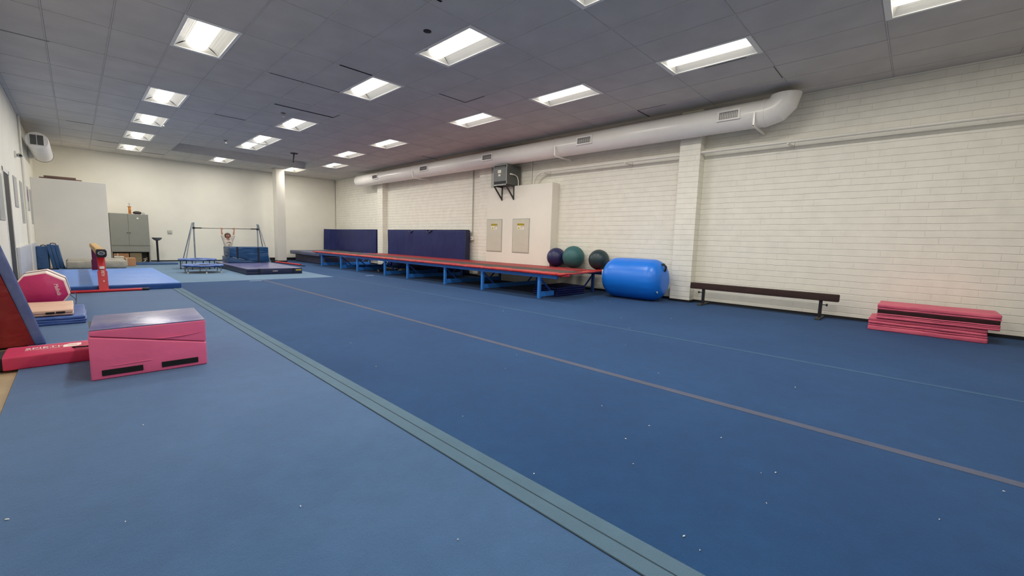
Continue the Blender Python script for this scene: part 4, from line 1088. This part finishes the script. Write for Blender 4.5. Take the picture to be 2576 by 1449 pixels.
t = thing('incline_mat', 'upper deep blue wedge mat turned over on the other, with two black straps', 'incline mat', (3.85, 15.9, .2))
part(lambda b: prism(b, [(3.315, .372), (4.04, .198), (4.40, .192), (4.40, .675), (3.315, .668)], 'y', 15.46, 16.26, .012, 3), 'wedge_body', 'deep_blue', t, 50)
for xx_ in (3.50, 4.085): part(lambda b: box(b, xx_, xx_+.045, 15.445, 15.462, .20 if xx_ > 4 else .31, .672), 'strap', 'strap', t, 0)
tag(part(lambda b: (tube(b, [(5.62, 16.1, .035), (5.42, 18.15, .035)], .030, 12)), 'floor_bar', 'beam_red', loc=(5.5, 17.1, 0)), 'long thin red padded bar on the floor running from the blue wedges to the column', 'bar')
tag(part(lambda b: prism(b, [(5.59, 15.8), (5.67, 15.8), (5.655, 16.06), (5.59, 16.06)], 'z', .0, .03, .004), 'floor_wedge', 'black', loc=(5.62, 15.9, 0)), 'small flat black wedge at the near end of the red floor bar', 'wedge')

# ---------------------------------------------------------------- high bar
BYR = 16.6; BZ0, BZ1 = 1.232, 1.268
t = thing('high_bar', 'low training high bar on two grey steel tripod uprights with a child hanging from it', 'high bar', (3.5, BYR, 0))
def upright(x, zt, s):
    u = part(lambda b: tube(b, [(x, BYR, 0.005), (x, BYR, zt)], .021, 12), 'upright', 'steel', t)
    for dy in (-.3, .3):
        part(lambda b: tube(b, [(x+s*.03, BYR+dy*.05, zt), (x+s*.32, BYR+dy, .012)], .015, 10), 'leg', 'steel', t)
    part(lambda b: box(b, x-.03, x+.03, BYR-.03, BYR+.03, zt-.01, zt+.012, .004), 'top_clamp', 'steel', t)
    part(lambda b: lathe(b, [(.034, -.03), (.034, .03)], (x, BYR, zt-.165), 14), 'height_collar', 'black', t)
upright(2.615, 1.395, -1); upright(4.405, 1.425, 1)
part(lambda b: tube(b, [(2.63, BYR, BZ0), (4.39, BYR, BZ1)], .0125, 12), 'bar', 'bar_steel', t)
part(lambda b: (tube(b, [(2.64, BYR, BZ0), (2.82, BYR, BZ0+.004)], .018, 12), tube(b, [(4.20, BYR, BZ1-.004), (4.38, BYR, BZ1)], .018, 12)), 'bar_sleeve', 'black', t)

# ---------------------------------------------------------------- child
def skin_mesh(name, verts, edges, mats, parent, root=0, sub=2):
    me = bpy.data.meshes.new(name); off = ROOTLOC[parent.name]
    me.from_pydata([Vector(v[:3])-off for v in verts], edges, [])
    o = bpy.data.objects.new(name, me); COL.objects.link(o)
    sk = o.modifiers.new('skin', 'SKIN'); sk.use_smooth_shade = True
    for i, v in enumerate(verts):
        rr = v[3] if isinstance(v[3], tuple) else (v[3], v[3])
        me.skin_vertices[0].data[i].radius = rr
        me.skin_vertices[0].data[i].use_root = (i == root)
    ss = o.modifiers.new('sub', 'SUBSURF'); ss.levels = sub; ss.render_levels = sub
    dg = bpy.context.evaluated_depsgraph_get(); dg.update()
    m2 = bpy.data.meshes.new_from_object(o.evaluated_get(dg))
    bpy.data.objects.remove(o); m2.name = name
    m2.materials.clear()
    for m in (mats if isinstance(mats, (list, tuple)) else [mats]): m2.materials.append(M[m])
    m2.shade_smooth()
    o = bpy.data.objects.new(name, m2); COL.objects.link(o); o.parent = parent; ROOTLOC[o.name] = off
    return o
PX, PY = 3.522, 16.60
def barz(x): return BZ0+(BZ1-BZ0)*(x-2.63)/1.76
person = thing('person', 'child in a grey sweatshirt holding the high bar with both arms raised, facing the camera', 'person', (PX, PY, 0))
hx = (3.352, 3.706)
V = [(PX, PY+.01, .50, (.085, .07)), (PX, PY+.005, .60, (.078, .062)), (PX, PY, .72, (.088, .066)), (PX, PY, .82, (.085, .06)),
     (PX, PY-.005, .875, (.038, .036)), (PX, PY-.01, .915, (.036, .036)),
     (PX, PY-.015, .955, (.062, .066)), (PX, PY-.015, 1.00, (.078, .084)), (PX, PY-.01, 1.045, (.068, .076))]
E_ = [(i, i+1) for i in range(8)]
def add(v, p): V.append(v); E_.append((p, len(V)-1)); return len(V)-1
for s, hxx in ((-1, hx[0]), (1, hx[1])):
    sh = add((PX+s*.10, PY, .862, .036), 3)
    el0 = add((PX+s*.135, PY-.02, .94, .031), sh)
    el = add((PX+s*.160, PY-.03, 1.045, .026), el0)
    fa = add((PX+s*.170, PY-.025, 1.12, .024), el)
    wr = add((hxx, PY-.018, barz(hxx)-.060, .016), fa)
    pm = add((hxx, PY-.022, barz(hxx)-.038, .021), wr)
    pk = add((hxx, PY-.021, barz(hxx)-.012, .017), pm)
    hp = add((PX+s*.055, PY+.01, .46, .062), 0)
    kn = add((PX+s*.065, PY-.02, .26, .040), hp)
    cf = add((PX+s*.066, PY+.0, .17, .036), kn)
    an = add((PX+s*.066, PY+.03, .05, .022), cf)
    he = add((PX+s*.068, PY+.01, .028, .022), an)
    to = add((PX+s*.072, PY-.09, .022, .018), he)
body = skin_mesh('body', V, E_, 'skin', person)
# fingers and thumbs curled around the bar
def hand(b, hxx, s):
    zc = barz(hxx)
    for k, (dx, L) in enumerate(((-.024, .8), (-.008, 1.0), (.008, .97), (.023, .85))):
        x = hxx+dx*(-s)
        pts = []
        for q in range(7):
            a = math.radians(215-q*40*L); rr = .0195
            pts.append((x, PY+math.cos(a)*rr, zc+math.sin(a)*rr))
        tube(b, pts, [.0075, .0075, .007, .007, .0065, .006, .005], 8)
    pts = [(hxx-s*.026, PY-.02, zc-.030), (hxx-s*.034, PY-.006, zc-.024), (hxx-s*.034, PY+.012, zc-.016), (hxx-s*.030, PY+.018, zc-.002)]
    tube(b, pts, [.009, .008, .0075, .006], 8)
for s, hxx in ((-1, hx[0]), (1, hx[1])):
    part(lambda b: hand(b, hxx, s), 'fingers', 'skin', person, 60)
# sweatshirt
SV = [(PX, PY+.005, .52, (.118, .088)), (PX, PY+.004, .60, (.108, .080)), (PX, PY, .72, (.112, .082)), (PX, PY, .815, (.104, .076)), (PX, PY-.006, .880, (.056, .058))]
SE = [(0, 1), (1, 2), (2, 3), (3, 4)]
for s in (-1, 1):
    SV.append((PX+s*.105, PY-.002, .868, .052)); SE.append((3, len(SV)-1))
    SV.append((PX+s*.135, PY-.02, .94, .050)); SE.append((len(SV)-2, len(SV)-1))
    SV.append((PX+s*.153, PY-.028, .985, .040)); SE.append((len(SV)-2, len(SV)-1))
    SV.append((PX+s*.158, PY-.029, 1.015, .045)); SE.append((len(SV)-2, len(SV)-1))
    SV.append((PX+s*.162, PY-.030, 1.050, .033)); SE.append((len(SV)-2, len(SV)-1))
shirt = skin_mesh('sweatshirt', SV, SE, 'shirt', person, 2)
part(lambda b: tube(b, [(PX+.05*math.cos(k*PI/10), PY-.004+.046*math.sin(k*PI/10), .888-.012*math.sin(-k*PI/10)*-1) for k in range(20)], .009, 8, closed=True), 'collar', 'shirt', shirt)
yp = PY-.074
def arc(b):
    for k in range(6):
        a = math.radians(150-k*24); x = PX+.01+.062*math.cos(a); z = .752+.045*math.sin(a); yy = yp+.02*abs(math.cos(a))
        box(b, x-.009, x+.009, yy-.010, yy+.02, z-.014, z+.014, .003, 1)
part(arc, 'shirt_lettering', 'shirt_print', shirt)
part(lambda b: (sphere(b, (PX+.01, yp+.014, .70), .03, 12, 8, (.7, .6, 1.3)), sphere(b, (PX+.01, yp+.016, .655), .04, 12, 8, (1.2, .5, .35)), sphere(b, (PX+.06, yp+.02, .72), .02, 10, 8, (1, .6, 1))), 'shirt_graphic', 'shirt_print_olive', shirt)
TV = [(PX, PY+.01, .50, (.095, .080)), (PX, PY+.01, .535, (.09, .075))]; TE = [(0, 1)]
for s in (-1, 1):
    TV += [(PX+s*.055, PY+.01, .45, .070), (PX+s*.065, PY-.02, .26, .047), (PX+s*.066, PY+.012, .12, .036), (PX+s*.066, PY+.028, .07, .030)]
    n = len(TV); TE += [(0, n-4), (n-4, n-3), (n-3, n-2), (n-2, n-1)]
skin_mesh('leggings', TV, TE, 'trousers', person, 0)
# hair and face
def hairf(b):
    sphere(b, (PX, PY+.022, 1.016), .094, 32, 22, (.97, .98, 1.0))
    for v in b.verts:
        k = noise.noise(v.co*38)*.004; v.co += (v.co-Vector((PX, PY+.022, 1.016))).normalized()*k
    sphere(b, (PX, PY+.10, .97), .035, 14, 10, (1.1, .8, 1.6))
part(hairf, 'hair', 'hair', person, 60)
part(lambda b: [sphere(b, (PX+s*.030, PY-.096, 1.008), .011, 12, 8, (1.3, .7, .8)) for s in (-1, 1)], 'eyes', 'eye', person)
part(lambda b: [sphere(b, (PX+s*.030, PY-.096, 1.026), .012, 12, 8, (1.6, .6, .3)) for s in (-1, 1)], 'eyebrows', 'hair', person)
part(lambda b: sphere(b, (PX, PY-.104, .985), .012, 12, 8, (.8, 1, 1.4)), 'nose', 'skin', person)
part(lambda b: sphere(b, (PX, PY-.090, .957), .014, 12, 8, (1.5, .6, .4)), 'mouth', 'lip', person)
part(lambda b: [sphere(b, (PX+s*.086, PY-.005, .995), .016, 10, 8, (.5, .9, 1.3)) for s in (-1, 1)], 'ears', 'skin', person)

# ---------------------------------------------------------------- world and colour management
w = bpy.data.worlds.new('world'); sc.world = w; w.use_nodes = True
w.node_tree.nodes['Background'].inputs[0].default_value = (.0, .0, .0, 1)
sc.view_settings.view_transform = 'Standard'; sc.view_settings.look = 'None'
sc.view_settings.gamma = 1; sc.view_settings.use_curve_mapping = False
sc.view_settings.exposure = 0.12
